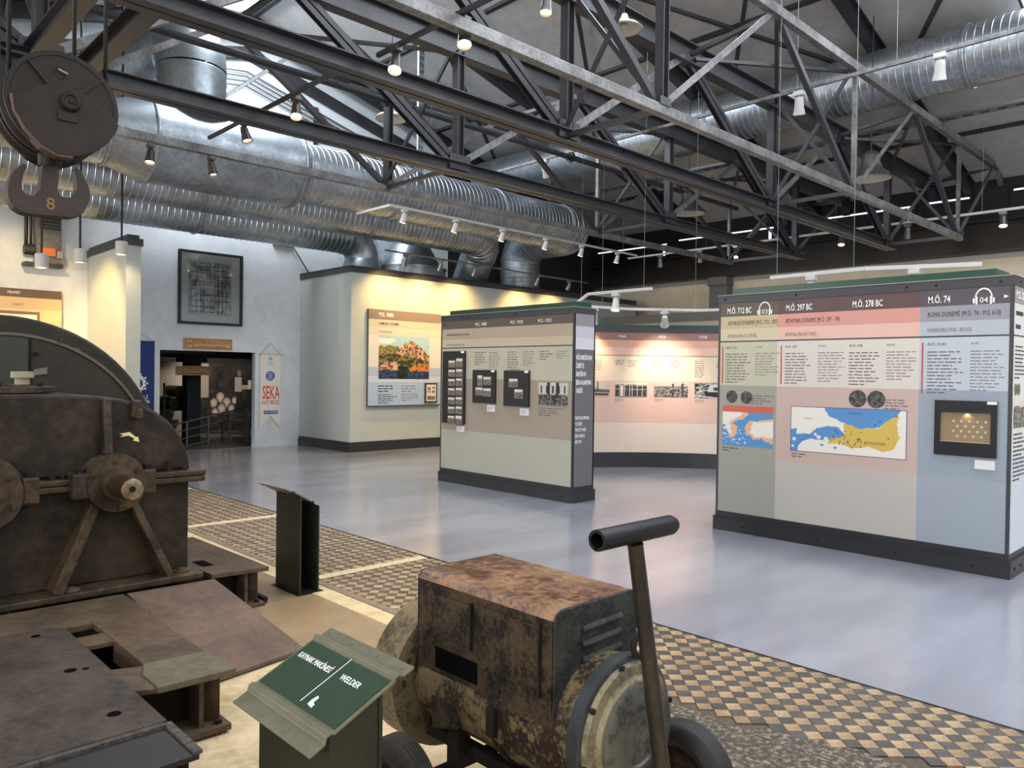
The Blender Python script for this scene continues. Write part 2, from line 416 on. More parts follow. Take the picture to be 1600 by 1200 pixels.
for i, (ya, yb) in enumerate(FILL_WINS):  # frames for the added fill windows, unseen
    f_ = MB().box(X0-.06, X0-.01, ya, ya+.06, 1.7, 3.8).box(X0-.06, X0-.01, yb-.06, yb, 1.7, 3.8).box(X0-.06, X0-.01, ya+.06, yb-.06, 1.7, 1.76).box(X0-.06, X0-.01, ya+.06, yb-.06, 3.74, 3.8)
    for k in range(1, 4): f_.box(X0-.05, X0-.02, ya+(yb-ya)*k/4-.02, ya+(yb-ya)*k/4+.02, 1.76, 3.74)
    tag(f_.build('window_%d' % (20+i), white_wall), kind='structure')
wallpoly('wall_near', [(X0, 0), (X1, 0), (X1, 4.6), (X0, 4.6)], Y0-.25, .25, white_wall)
wallpoly('wall_near', [(X0, 4.6), (2.2, 4.6), (2.2, 6.6), (12, 6.6), (12, 4.6), (X1, 4.6), (X1, roofz(X1)), (7, roofz(7)), (X0, roofz(X0))], Y0-.25, .25, white_wall)
tag(MB().box(5.2, 5.6, Y0-.25, Y0, 4.6, 6.6).build('wall_near', white_wall), kind='structure'); tag(MB().box(8.6, 9.0, Y0-.25, Y0, 4.6, 6.6).build('wall_near', white_wall), kind='structure')
for i, (xa, xb) in enumerate(GABLE_FILL):  # bars for the added gable fill windows, unseen
    f_ = MB()
    for k in range(5): f_.box(xa+(xb-xa)*k/4-.03, xa+(xb-xa)*k/4+.03, Y0-.04, Y0+.0, 4.6, 6.6)
    f_.box(xa, xb, Y0-.04, Y0, 5.57, 5.63); tag(f_.build('window_%d' % (30+i), roof_steel), kind='structure')
beam_m = M('brown_black_girder', S(52, 44, 38), .45, .3, col2=S(36, 31, 28), scale=2, stretch=(1, .6, 3))
tag(MB().box(X1-.35, X1-.02, Y0, Y1, ZB, ZB+.05).box(X1-.35, X1-.02, Y0, Y1, ZT-.05, ZT).box(X1-.22, X1-.02, Y0, Y1, ZB+.05, ZT-.05).build('trim_2', beam_m), kind='structure')
tag(MB().box(X1-.04, X1, Y0, Y1, ZB-.10, ZB-.002).build('trim_3', M('pale_ledge', S(186, 180, 172), .6)), kind='structure')
pil = M('grey_pilaster', S(112, 108, 104), .7)
for y in (10.8, 3.0, -3.5):
    tag(MB().box(X1-.3, X1, y-.26, y+.26, 0, ZB-.22).box(X1-.36, X1, y-.28, y+.28, ZB-.22, ZB-.002).build('trim_4', pil), kind='structure')
# clerestory windows, blacked out but for slits of daylight
slit = EM('daylight_slit', (.75, .85, 1, 1), 1.1)
n = 0
for ya, yb, z in ((12.6, 15.1, 5.32), (9.4, 12.2, 5.38), (6.1, 8.9, 5.42), (5.0, 5.8, 5.44), (1.2, 4.2, 5.48)):
    n += 1
    w = MB().box(X1-.05, X1-.001, ya-.06, yb+.06, z-.32, z+.10).build('window_%d' % n, black); tag(w, kind='structure')
    MB().box(X1-.062, X1-.05, ya, yb, z, z+.035).build('pane', slit, w)
    if n < 4: MB().box(X1-.062, X1-.05, ya+.05, ya+.12, z-.30, z-.02).build('pane', slit, w)

# ------------------------------------------------------------------ roof
def slab_cells(xa, xb):
    xs = sorted({xa, xb, *[v for s in SKY for v in s[:2] if xa < v < xb]}); ys = sorted({Y0-.3, Y1+.3, *[v for s in SKY for v in s[2:]]})
    mb = MB()
    for i in range(len(xs)-1):
        for j in range(len(ys)-1):
            xm, ym = (xs[i]+xs[i+1])/2, (ys[j]+ys[j+1])/2
            if any(s[0] < xm < s[1] and s[2] < ym < s[3] for s in SKY): continue
            mb.prism([(xs[i], ys[j], roofz(xs[i])), (xs[i+1], ys[j], roofz(xs[i+1])), (xs[i+1], ys[j+1], roofz(xs[i+1])), (xs[i], ys[j+1], roofz(xs[i]))], (0, 0, .09))
    return mb
ce = slab_cells(X0-.3, 7.0).build('ceiling', roof_grey); tag(ce, kind='structure')
tag(slab_cells(7.0, X1+.3).build('ceiling', roof_grey), kind='structure')
for yy in (14.9, 11.6, 8.3, 5.0, 1.7, -1.6, -4.9):
    for xa, xb in ((X0, 7.0), (7.0, X1)):
        MB().prof((xa, yy, roofz(xa)-.13), (xb, yy, roofz(xb)-.13), I(.16, .26, .016)).build('rafter', roof_steel, ce)
for x in (-4.2, -2.0, .2, 2.4, 4.2, 6.85, 9.2, 11.6, 14.0, 16.2):
    MB().prof((x, Y0, roofz(x)-.06), (x, Y1, roofz(x)-.06), Lp(.10, .10, .012)).build('purlin', roof_steel, ce)
for y0 in (8.3, 5.0, 1.7, 11.6):
    for xa, xb in ((9.2, 14.0), (14.0, 9.2)):
        MB().bar((xa, y0, roofz(xa)-.16), (xb, y0+3.3, roofz(xb)-.16), .07, .05).build('wind_brace', roof_steel, ce)
for i, s in enumerate(SKY):   # glazing bars in the skylight openings
    mb = MB(); k = max(2, int((s[3]-s[2])/.85))
    for j in range(k+1):
        y = s[2]+(s[3]-s[2])*j/k
        mb.bar((s[0], y, roofz(s[0])+.02), (s[1], y, roofz(s[1])+.02), .035, .05)
    tag(mb.build('window_%d' % (10+i), roof_steel), kind='structure')
# dark rafter and pipe runs across the head of the far wall
for za, t in ((0, .10), (.24, .04)):
    pass
MB().prism([(7.0, Y1-.10, roofz(7)-.50), (12.4, Y1-.10, roofz(12.4)-.50), (12.4, Y1-.10, roofz(12.4)-.74), (7.0, Y1-.10, roofz(7)-.74)], (0, .09, 0)).build('wall_rafter', roof_steel, ce)
MB().prism([(7.0, Y1-.10, roofz(7)-.50), (X0, Y1-.10, roofz(X0)-.50), (X0, Y1-.10, roofz(X0)-.74), (7.0, Y1-.10, roofz(7)-.74)], (0, .09, 0)).build('wall_rafter', roof_steel, ce)
pr = thing('pipe_run', 'bundle of thin grey pipes climbing the white gable wall under the roof', 'pipes', (7.4, Y1-.05, 6.4))
for k in range(4):
    MB().tube([(5.2, Y1-.05, 8.35-.5-.265*0-.10*k-.35), (7.0, Y1-.05, 7.75-.1*k), (12.3, Y1-.05, 6.35-.1*k)], .018, 8).build('pipe', M('grey_pipe', S(92, 90, 88), .5), pr)
for x in (8.6, 10.4, 12.0):
    MB().box(x-.05, x+.05, Y1-.04, Y1-.004, roofz(x)-1.75, roofz(x)-.9).build('pipe_bracket', roof_steel, pr)
# ------------------------------------------------------------------ room beyond the doorway
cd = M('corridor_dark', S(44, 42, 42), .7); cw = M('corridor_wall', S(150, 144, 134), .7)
tag(MB().box(4.4, 11.2, Y1+.14, 20.0, -.3, -.001).build('floor', M('corridor_floor', S(92, 84, 78), .35)), kind='structure')
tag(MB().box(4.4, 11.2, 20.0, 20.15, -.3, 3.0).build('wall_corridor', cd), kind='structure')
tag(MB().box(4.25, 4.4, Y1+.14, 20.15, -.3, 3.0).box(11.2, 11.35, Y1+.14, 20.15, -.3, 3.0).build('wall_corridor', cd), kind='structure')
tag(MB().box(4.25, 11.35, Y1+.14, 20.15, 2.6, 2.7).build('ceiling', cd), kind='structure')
tag(MB().box(5.3, 7.3, 18.95, 19.1, 0.0, 1.80).build('wall_corridor', cw), kind='structure')
light('corridor_spot', 'SPOT', (7.9, 17.3, 2.45), 170, (1, .90, .78), (8.2, 19.3, .9), spot_size=1.5, spot_blend=.7, shadow_soft_size=.08)
light('corridor_glow', 'SPOT', (6.9, 17.9, 2.3), 30, (1, .86, .66), (6.9, 19, .3), spot_size=1.2, spot_blend=.7, shadow_soft_size=.08)
# ------------------------------------------------------------------ roof trusses
ZC = 4.20
BN = [1.63, 6.25, 10.87, 15.49]; TN = [-.7, 3.94, 8.56, 13.18, 17.75]
TR = [(4.43, 5.95, False, 'nearest light angle-iron roof truss, the lowest edge of the frame in front'),
      (5.68, 5.80, True, 'heavy double-channel roof truss second from the viewer, braced to the nearest truss'),
      (7.53, 5.74, True, 'heavy double-channel roof truss third from the viewer, crossing above the signs'),
      (9.07, 5.76, False, 'farthest light roof truss, hung with lit spotlights in front of the big duct')]
def dirx(p, q, mb, prof, up=(0, 0, 1)): return mb.prof(p, q, prof, up)
for Y, zt, heavy, lab in TR:
    t = thing('roof_truss', lab, 'roof truss', (6.25, Y, ZC), 'roof trusses across the hall')
    m = truss_dark if heavy else truss_light
    m2 = truss_dark
    if heavy:
        MB().prof((-5.9, Y, ZC), (15.75, Y, ZC), C2(.21, .14, .012, .022)).build('bottom_chord', m2, t)
        MB().prof((-5.9, Y, zt), (17.9, Y, zt), I(.17, .27, .016)).build('top_chord', m2, t)
        MB().prof((17.9, Y, zt), (18.15, Y, zt-.22), I(.17, .27, .016)).build('top_chord', m2, t)
    else:
        MB().prof((-5.9, Y, ZC), (15.6, Y, ZC), [(-.045, -.05), (.045, -.05), (.045, .05), (-.045, .05)]).build('bottom_chord', m, t, .006)
        MB().prof((-5.9, Y, zt), (17.9, Y, zt-.02), [(-.045, -.06), (.045, -.06), (.045, .06), (-.045, .06)]).build('top_chord', m, t, .006)
        MB().prof((17.9, Y, zt-.02), (18.15, Y, zt-.30), [(-.045, -.06), (.045, -.06), (.045, .06), (-.045, .06)]).build('top_chord', m, t)
    w = .11 if heavy else .06
    for b in BN:
        dk = heavy or b < 7
        MB().prof((b, Y, ZC+.05), (b, Y, zt-.06), I(w, w, .012) if heavy else I(.10, .10, .012) if dk else Lp(.06, .06, .01), (1, 0, 0)).build('vertical', m2 if dk else truss_light, t)
        g_ = .17 if heavy else .09
        MB().box(b-g_, b+g_, Y-.055, Y-.047, ZC-.02 if heavy else ZC+.04, ZC+.17 if heavy else ZC+.12).build('gusset_plate', m2, t)
    for i, b in enumerate(BN):
        a, c = TN[i], TN[i+1]
        # falling diagonal: stout pair; rising diagonal: pale single angle
        if heavy:
            MB().prof((a+.05, Y, zt-.08), (b-.10, Y, ZC+.07), C2(.15, .08, .01, .02), (0, 1, 0)).build('diagonal', m2, t)
            MB().prof((b+.10, Y-.02, ZC+.07), (c-.05, Y-.02, zt-.08), Lp(.085, .085, .01), (0, 1, 0)).build('diagonal', truss_light, t)
        else:
            MB().prof((a+.05, Y, zt-.05), (b-.06, Y, ZC+.04), Lp(.07, .07, .01), (0, 1, 0)).build('diagonal', m2, t)
            MB().prof((b+.06, Y, ZC+.04), (c-.05, Y, zt-.05), Lp(.07, .07, .01), (0, 1, 0)).build('diagonal', truss_light, t)
def bracing(Ya, Yb, za, zb, lab, grp):
    t = thing('truss_bracing', lab, 'bracing', (6.25, (Ya+Yb)/2, ZC), grp)
    for b in BN:
        MB().bar((b, Ya+.06, ZC+.02), (b, Yb-.06, ZC+.02), .06, .05).build('cross_bar', truss_dark, t)
        MB().bar((b+.08, Ya+.06, ZC+.06), (b+.08, Yb-.06, zb-.08), .05, .03, (1, 0, 0)).build('cross_brace', truss_dark, t)
        MB().bar((b-.08, Ya+.06, za-.08), (b-.08, Yb-.06, ZC+.06), .05, .03, (1, 0, 0)).build('cross_brace', truss_dark, t)
    for i, c in enumerate(TN[1:]):
        MB().bar((c, Ya+.06, za-.02), (c, Yb-.06, zb-.02), .06, .05).build('cross_bar', truss_dark, t)
        if i < 3:
            MB().bar((c+.1, Yb-.06, zb-.05), (BN[i+1], Ya+.06, za-.05), .05, .04).build('cross_brace', truss_dark, t)
            MB().bar((BN[i+1], Yb-.06, zb-.05), (c+.1, Ya+.06, za-.05), .05, .04).build('cross_brace', truss_dark, t)
bracing(4.43, 5.68, 5.95, 5.80, 'cross bracing tying the nearest light truss to the heavy truss behind it', 'bracing between the roof trusses')
bracing(7.53, 9.07, 5.74, 5.76, 'cross bracing tying the third heavy truss to the farthest light truss', 'bracing between the roof trusses')
t = thing('truss_bracing', 'pair of dark flat beams bridging the two heavy trusses at upper left', 'bracing', (1.7, 6.6, ZC), 'bracing between the roof trusses')
MB().prof((1.55, 5.75, ZC+.02), (1.55, 7.46, ZC+.02), I(.12, .16, .014)).build('cross_bar', truss_dark, t)
MB().prof((1.95, 5.75, ZC+.02), (1.95, 7.46, ZC+.02), I(.12, .16, .014)).build('cross_bar', truss_dark, t)
# long water pipe between the heavy trusses
t = thing('water_pipe', 'dark pipe with clamps running along between the two heavy trusses', 'pipe', (6, 8.62, 5.25))
MB().tube([(-5.5, 8.62, 5.25), (15, 8.62, 5.25)], .045, 12).build('pipe', roof_steel, t)
for x in (5.9, 9.6, 13):
    MB().lathe((x, 8.62, 5.25), (1, 0, 0), [(-.03, .05), (-.03, .085), (.03, .085), (.03, .05)], 14).build('clamp', dark_cable, t)

# ------------------------------------------------------------------ ducts
def ribbed(a, b, r, pitch=.11, h=.0065):
    out = [(a, r)]; x = a+pitch*.5
    while x < b-.03:
        out += [(x-.020, r), (x-.010, r), (x-.004, r+h), (x+.004, r+h), (x+.010, r), (x+.020, r)]; x += pitch
    return out+[(b, r)]
def elbow(c, a, b, r, R, n=10, name='elbow', parent=None, mat=None, ribs=0):
    """quarter bend: starts at c going along a, ends going along b"""
    c = V3(c); a = V3(a).normalized(); b = V3(b).normalized()
    N = 18; pts = [c+b*(R*(1-math.cos(PI/2*i/N)))+a*(R*math.sin(PI/2*i/N)) for i in range(N+1)]
    mb = MB().tube(pts, r, 36, caps=False)
    for j in range(ribs):
        i = (j+.5)/ribs; th = PI/2*i
        p = c+b*(R*(1-math.cos(th)))+a*(R*math.sin(th)); d = a*math.cos(th)+b*math.sin(th)
        mb.lathe(p, d, [(-.015, r-.002), (-.005, r+.012), (.005, r+.012), (.015, r-.002)], 36)
    return mb.build(name, mat or galv_flat, parent)
def seam(p, ax, r, parent, w=.03):
    MB().lathe(p, ax, [(-w, r-.004), (-w, r+.02), (-w*.3, r+.028), (w*.3, r+.028), (w, r+.02), (w, r-.004)], 40).build('joint_ring', galv_flat, parent)
GR = 'galvanised ventilation ducts'
t = thing('ventilation_duct', 'largest spiral duct with smooth plenum under the upright elbow, nearest of the three', 'duct', (5, 12, 4.5), GR)
Yd, zd = 12.0, 5.0
MB().lathe((0, Yd, zd), (1, 0, 0), ribbed(-5.9, 3.35, .47), 40).build('spiral_section', galv, t)
MB().lathe((0, Yd, zd), (1, 0, 0), [(3.35, .475), (3.45, .475), (3.9, .62), (3.95, .62)], 40).build('reducer', galv_flat, t)
MB().lathe((0, Yd, zd), (1, 0, 0), [(3.95, .62), (6.3, .62), (6.42, .52)], 40).build('plenum', galv_flat, t)
for x in (3.95, 6.28): seam((x, Yd, zd), (1, 0, 0), .62, t)
for a, b in ((6.42, 8.3), (8.3, 10.9), (10.9, 13.0)):
    MB().lathe((0, Yd, zd), (1, 0, 0), ribbed(a, b, .5), 40).build('spiral_section', galv, t)
for x in (3.38, 8.3, 10.9, 13.0): seam((x, Yd, zd), (1, 0, 0), .5 if x > 4 else .47, t, .02)
elbow((13.0, Yd, zd), (1, 0, 0), (0, 1, 0), .5, .75, parent=t, mat=galv, ribs=8)
MB().lathe((13.75, 0, zd), (0, 1, 0), ribbed(12.75, 13.4, .5), 36).build('spiral_section', galv, t)
elbow((13.75, 13.4, zd), (0, 1, 0), (0, 0, -1), .5, .62, parent=t, mat=galv_flat, ribs=4)
MB().lathe((13.75, 14.02, 0), (0, 0, 1), ribbed(3.755, zd-.62, .5), 36).build('spiral_section', galv, t)
# upright branch and elbow
xb = 4.63
MB().lathe((xb, Yd, 0), (0, 0, 1), [(5.45, .60), (5.62, .54), (5.75, .50), (5.80, .512), (5.85, .50), (5.92, .512), (5.97, .50), (6.04, .512), (6.09, .50), (6.16, .512), (6.2, .50)], 40).build('branch_collar', galv_flat, t)
elbow((xb, Yd, 6.2), (0, 0, 1), (0, 1, 0), .51, .62, name='elbow', parent=t, mat=galv_flat)
MB().lathe((xb, Yd+.10, 6.42), V3((0, .38, 1)), [(-.02, .50), (-.02, .535), (.02, .535), (.02, .50)], 40).build('joint_ring', galv_flat, t)
MB().lathe((xb, 0, 6.82), (0, 1, 0), ribbed(Yd+.62, Y1-.02, .49), 36).build('spiral_section', galv, t)
t = thing('ventilation_duct', 'middle spiral duct, partly hidden above the lowest one', 'duct', (5, 13.2, 4.3), GR)
Yd, zd = 13.2, 4.72
for a, b in ((-5.9, 1.6), (1.6, 5.2), (5.2, 8.6), (8.6, 11.4)):
    MB().lathe((0, Yd, zd), (1, 0, 0), ribbed(a, b, .40), 36).build('spiral_section', galv, t)
for x in (1.6, 5.2, 8.6, 11.4): seam((x, Yd, zd), (1, 0, 0), .40, t, .018)
elbow((11.4, Yd, zd), (1, 0, 0), V3((0, .75, -.66)), .40, .55, parent=t, mat=galv, ribs=5)
MB().cyl((11.95, 13.62, 4.36), (11.95, 13.95, 3.755), .40, n=36, caps=False).build('spiral_section', galv_flat, t)
t = thing('ventilation_duct', 'lowest spiral duct against the white wall, bending down into the box room', 'duct', (5, 14.3, 4.1), GR)
Yd, zd = 14.32, 4.53
for a, b in ((-5.9, 2.2), (2.2, 5.6), (5.6, 8.75)):
    MB().lathe((0, Yd, zd), (1, 0, 0), ribbed(a, b, .39), 36).build('spiral_section', galv, t)
for x in (2.2, 5.6, 8.75): seam((x, Yd, zd), (1, 0, 0), .39, t, .018)
elbow((8.75, Yd, zd), (1, 0, 0), (0, 0, -1), .39, .5, parent=t, mat=galv_flat)
MB().lathe((9.25, Yd, 0), (0, 0, 1), [(3.755, .44), (3.90, .44), (4.05, .39)], 36).build('base_collar', galv_flat, t)
t = thing('duct_hood', 'shiny flared sheet-metal hood on top of the box room', 'duct', (10.2, 14.1, 3.755))
MB().lathe((10.35, 14.1, 0), (0, 0, 1), [(3.755, .80), (3.93, .80), (3.93, .74), (4.55, .38), (4.9, .38)], 40).build('flared_skirt', galv_flat, t)
MB().lathe((10.35, 14.1, 3.93), (0, 0, 1), [(-.02, .80), (-.02, .825), (.02, .825), (.02, .80)], 40).build('rim', chrome, t)
t = thing('ventilation_duct', 'long spiral duct high above the trusses running to the upper right corner', 'duct', (13, 5, 6), GR)
Xd, zd = 13.0, 6.50
for a, b in ((-6.3, -1), (-1, 3.6), (3.6, 7.9), (8.9, 14.6)):
    MB().lathe((Xd, 0, zd), (0, 1, 0), ribbed(a, b, .45), 40).build('spiral_section', galv, t)
MB().lathe((Xd, 0, zd), (0, 1, 0), [(7.9, .45), (7.95, .50), (8.85, .50), (8.9, .45)], 40).build('coupling', galv_flat, t)
for y in (-1, 3.6, 7.93, 8.87): seam((Xd, y, zd), (0, 1, 0), .455, t, .02)
# perforated cable trays
t = thing('cable_tray', 'perforated galvanised cable tray hanging below the high right duct', 'cable tray', (14.4, 5, 5.95), 'perforated cable trays')
mb = MB().box(14.3, 14.5, -6, 13.5, 6.05, 6.056).box(14.3, 14.306, -6, 13.5, 6.05, 6.11).box(14.494, 14.5, -6, 13.5, 6.05, 6.11)
mb.build('tray', galv_flat, t)
hl = MB()
for i in range(75): hl.box(14.37, 14.43, -5.8+i*.25, -5.67+i*.25, 6.046, 6.05)
tag(hl.build('tray_slot', dark_cable, t), kind='stuff')
t = thing('cable_tray', 'bright perforated cable tray rising across the daylit gable wall', 'cable tray', (6.5, 14, 6), 'perforated cable trays')
for dy in (0, .5):
    MB().bar((5.75, 13.5+dy, 6.45), (7.25, 13.5+dy, 7.75), .17, .05).build('tray', galv_flat, t)
hl = MB()
for dy in (0, .5):
    for i in range(20):
        p = V3((5.75, 13.5+dy, 6.45)).lerp(V3((7.25, 13.5+dy, 7.75)), (i+.5)/20); hl.box(p.x-.035, p.x+.035, p.y-.082, p.y+.082, p.z-.012, p.z+.012)
tag(hl.build('tray_slot', dark_cable, t), kind='stuff')
t = thing('cable_tray', 'upright perforated cable tray standing between the ducts and the trusses', 'cable tray', (8.2, 9.9, 3.9), 'perforated cable trays')
MB().box(8.14, 8.26, 10.9, 10.94, 4.9, 7.9).build('tray', galv_flat, t)
hl = MB()
for i in range(24): hl.box(8.17, 8.185, 10.895, 10.90, 4.95+i*.12, 5.01+i*.12); hl.box(8.215, 8.23, 10.895, 10.90, 4.95+i*.12, 5.01+i*.12)
tag(hl.build('tray_slot', dark_cable, t), kind='stuff')

# ------------------------------------------------------------------ tracks and spotlights
LAMP = 1.0
def track(name, lab, pts, mat, r=.018, wires=(), top=6.5, grp='light tracks'):
    t = thing(name, lab, 'light track', pts[0], grp)
    for i in range(len(pts)-1): MB().bar(pts[i], pts[i+1], r*2, r*2).build('track_rail', mat, t, .003)
    for w in wires:
        MB().cyl(w, (w[0], w[1], min(top, roofz(w[0])-.1)), .0025, n=6).build('suspension_wire', wire_m, t)
    return t
def spot(p, aim, lab, grp, style='white', power=0, size=1., col=(1, .79, .50), ang=1.0):
    """p: underside of the rail"""
    p = V3(p); a = V3(aim).normalized(); s = size
    body, = ((white_metal,) if style == 'white' else (chrome,) if style == 'chrome' else (spot_dark,))
    t = thing('track_spotlight', lab, 'spotlight', p, grp)
    MB().box(p.x-.035*s, p.x+.035*s, p.y-.05*s, p.y+.05*s, p.z-.045*s, p.z).build('adapter', body, t, .004)
    MB().cyl(p-V3((0, 0, .045*s)), p-V3((0, 0, .10*s)), .010*s, n=8).build('stem', body, t)
    q = p-V3((0, 0, .11*s))-a*.05*s
    MB().lathe(q, a, [(0, 0), (0, .034*s), (.03*s, .042*s), (.10*s, .046*s), (.17*s, .060*s), (.172*s, .056*s), (.13*s, .045*s), (.125*s, 0)], 18).build('lamp_head', body, t)
    MB().lathe(q, a, [(.155*s, 0), (.150*s, .035*s), (.140*s, .048*s)], 16).build('bulb', bulb_warm if power else chrome, t)
    if power:
        d = bpy.data.lights.new('spot', 'SPOT'); d.energy = power*LAMP; d.color = col; d.spot_size = ang; d.spot_blend = 1.0; d.shadow_soft_size = .035*s
        lo = bpy.data.objects.new('spotlight_beam', d); COL.objects.link(lo); lo.parent = t
        lo.location = (q+a*.19*s)-p; lo.rotation_euler = a.to_track_quat('-Z', 'Y').to_euler()
    return t
ORD = ['first', 'second', 'third', 'fourth', 'fifth', 'sixth', 'seventh', 'eighth']
# beneath the farthest light truss and on the bars between trusses
track('light_track', 'dark light bar bridging from the farthest truss to the second heavy truss', [(3.68, 9.0, 4.33), (3.68, 5.75, 4.33)], truss_dark)
track('light_track', 'dark light bar bridging from the heavy truss towards the nearest truss, top of picture', [(3.74, 5.6, 4.33), (3.74, 3.6, 4.33)], truss_dark)
g = 'dark spotlights under the left trusses'
spot((3.05, 9.07, 4.14), (-.15, -.25, -1), 'lit dark spotlight under the farthest truss, nearest the hoist block', g, 'dark', 110)
spot((3.74, 9.07, 4.14), (.15, -.2, -1), 'lit dark spotlight under the farthest truss below the light bar end', g, 'dark', 110)
spot((3.68, 8.05, 4.31), (.15, -.3, -1), 'lit spotlight on the light bar just above the third truss chord', g, 'dark', 110)
spot((3.70, 6.95, 4.31), (-.2, -.4, -1), 'lit dark spotlight mid way along the light bar before the skylight', g, 'dark', 110)
spot((3.72, 5.30, 4.31), (-.35, -.35, -1), 'lit dark spotlight close above the second heavy truss chord', g, 'dark', 110)
spot((3.78, 4.50, 4.31), (-.2, -.3, -1), 'largest lit dark spotlight at top centre beside the upper chord', g, 'dark', 110)
spot((5.05, 4.85, 5.10), (-.2, -.1, -1), 'lit spotlight cut by the top edge of the picture', g, 'dark', 110)
track('light_track', 'long pale light track rising to the upper right corner through the trusses', [(9.75, 10.9, 5.39), (9.75, -2, 5.44)], truss_light, .022, [(9.75, 4.75, 5.42), (9.75, 3.5, 5.42), (9.75, 9.2, 5.4)], 8)
g = 'pale spotlights on the long high track'
spot((9.75, 9.35, 5.374), (.7, .2, -1), 'unlit pale spotlight on the high track, farthest along', g, 'white', 0, 1.3)
spot((9.75, 4.72, 5.392), (.35, .15, -1), 'unlit pale spotlight on the high track between the two others', g, 'white', 0, 1.3)
spot((9.75, 3.02, 5.398), (.35, .15, -1), 'unlit pale spotlight on the high track, nearest, before the big duct', g, 'white', 0, 1.3)
pts = [(7.36, 11.6, 4.38), (7.36, 10.6, 4.38), (14.1, 10.6, 4.34)]
track('light_track', 'white straight light track below the large duct carrying six lit spots', pts, white_metal, .02, [(8.2, 10.6, 4.38), (11.2, 10.6, 4.36), (13.6, 10.6, 4.34)])
g = 'white spots on the track below the large duct'
for i, x in enumerate((7.65, 8.77, 9.92, 11.11, 12.2, 13.4)):
    spot((x, 10.6, 4.36-.04*(x-7.36)/6.74), (-.15, .22, -1), ORD[i]+' lit white spot from the left on the track below the large duct', g, 'white', 85, 1.0, (1, .78, .50), 2.2)
track('light_track', 'thin grey light track along the top of the yellow-lit box room', [(8.6, 12.55, 4.0), (14.7, 12.55, 3.92)], truss_light, .016)
g = 'metal spots above the yellow lit wall'
for i, x in enumerate((9.1, 10.0, 10.95, 12.9, 14.0)):
    spot((x, 12.55, 3.984-.08*(x-8.6)/6.1), (.05, .62, -1), ORD[i]+' metal spot from the left above the yellow lit wall, turned to the wall', g, 'chrome', 125, 1.0, (1, .62, .20), 2.1)
track('light_track', 'long white light track high in front of the dark girder', [(16, 12.3, 4.66), (16, -1, 4.72)], white_metal, .022, [(16, 10, 4.66), (16, 6.9, 4.66), (16, 4.2, 4.68)])
g = 'metal spots in front of the dark girder'
for i, (y, on) in enumerate(((11.3, 0), (10.15, 0), (9.2, 1), (6.77, 1), (5.48, 0), (3.86, 1))):
    spot((16, y, 4.638+.06*(12.3-y)/13.3), (-.35, -.1, -1) if on else (.4, .2, -1), ORD[i]+' metal spot from the left on the track before the dark girder, '+('lit' if on else 'unlit'), g, 'chrome', 110 if on else 0, 1.25)
track('light_track', 'bent white light track hanging above the curved wall, upper arm', [(9.5, 8.32, 2.80), (9.5, 8.10, 2.92), (9.5, 6.85, 2.92)], white_metal, .022, [(9.5, 8.25, 2.84), (9.5, 7.0, 2.94)])
track('light_track', 'faceted white light track following the curved wall, lower arm', [(9.9, 8.75, 2.80), (10.3, 7.86, 2.72), (10.6, 6.7, 2.66), (10.7, 5.6, 2.65)], white_metal, .022, [(10.1, 8.3, 2.76), (10.6, 6.8, 2.68)])
g = 'white spots above the curved wall'
spot((9.5, 7.53, 2.898), (-.25, -.1, -1), 'lit white spot on the short upper arm above the curved wall', g, 'white', 60, 1.2)
spot((10.05, 8.42, 2.75), (.25, .35, -1), 'white spot beside the dark end of the centre display board', g, 'white', 60, 1.2, (1, .78, .55), 1.6)
spot((10.46, 7.28, 2.67), (.72, .50, -.75), 'white spot aimed at the bright patch on the curved wall', g, 'white', 105, 1.2, (1, .82, .64), 1.35)
track('light_track', 'bent white light track showing above the top of the right display board', [(8.6, 4.48, 2.80), (8.6, 3.38, 2.81), (8.8, 2.3, 2.78)], white_metal, .022, [(8.6, 4.4, 2.82), (8.6, 3.5, 2.82)])
g = 'white spots above the right display board'
spot((8.6, 3.98, 2.782), (.6, .1, -1), 'unlit white spot just above the right display board, left one', g, 'white', 0, 1.1)
spot((8.69, 2.9, 2.772), (.6, .1, -1), 'white spot just above the right display board, right one', g, 'white', 80, 1.1)
# thin long suspension wires down to the right boards
# bell pendant lamps
enamel = M('cream_enamel', S(196, 188, 172), .4); iron_grey = M('grey_enamel_iron', S(46, 44, 42), .5)
def bell(x, y, z, lab, s=1., wide=False):
    t = thing('pendant_lamp', lab, 'pendant lamp', (x, y, z), 'old bell-shaped pendant lamps')
    pr = [(0, .36), (.03, .37), (.10, .30), (.20, .19), (.30, .16), (.42, .15), (.5, .09), (.52, 0)] if not wide else [(0, .40), (.02, .42), (.09, .34), (.17, .14), (.26, .10), (.34, .07), (.36, 0)]
    MB().lathe((x, y, z), (0, 0, 1), [(a*s, r*s) for a, r in pr], 28).build('shade', iron_grey if not wide else enamel, t)
    MB().lathe((x, y, z), (0, 0, 1), [(.004, pr[0][1]*s*.97), (.06*s, pr[2][1]*s*.9), (.12*s, .12*s), (.14*s, 0)], 28).build('shade_lining', enamel, t)
    MB().ball((x, y, z+.08*s), .07*s).build('bulb', enamel, t)
    MB().cyl((x, y, z+.36*s), (x, y, roofz(x)-.1), .008, n=8).build('hanging_rod', dark_cable, t)
bell(6.75, 5.30, 5.42, 'wide cream pendant shade hanging high between the trusses near the top centre', .50, True)
bell(7.05, 10.15, 5.62, 'wide cream pendant shade half hidden behind a truss vertical, left', .62, True)
bell(12.2, 8.0, 4.62, 'grey bell pendant lamp hanging below the trusses at centre right', .85)
bell(12.3, 4.77, 4.72, 'grey bell pendant lamp seen through the end panel of the nearest truss', .85)
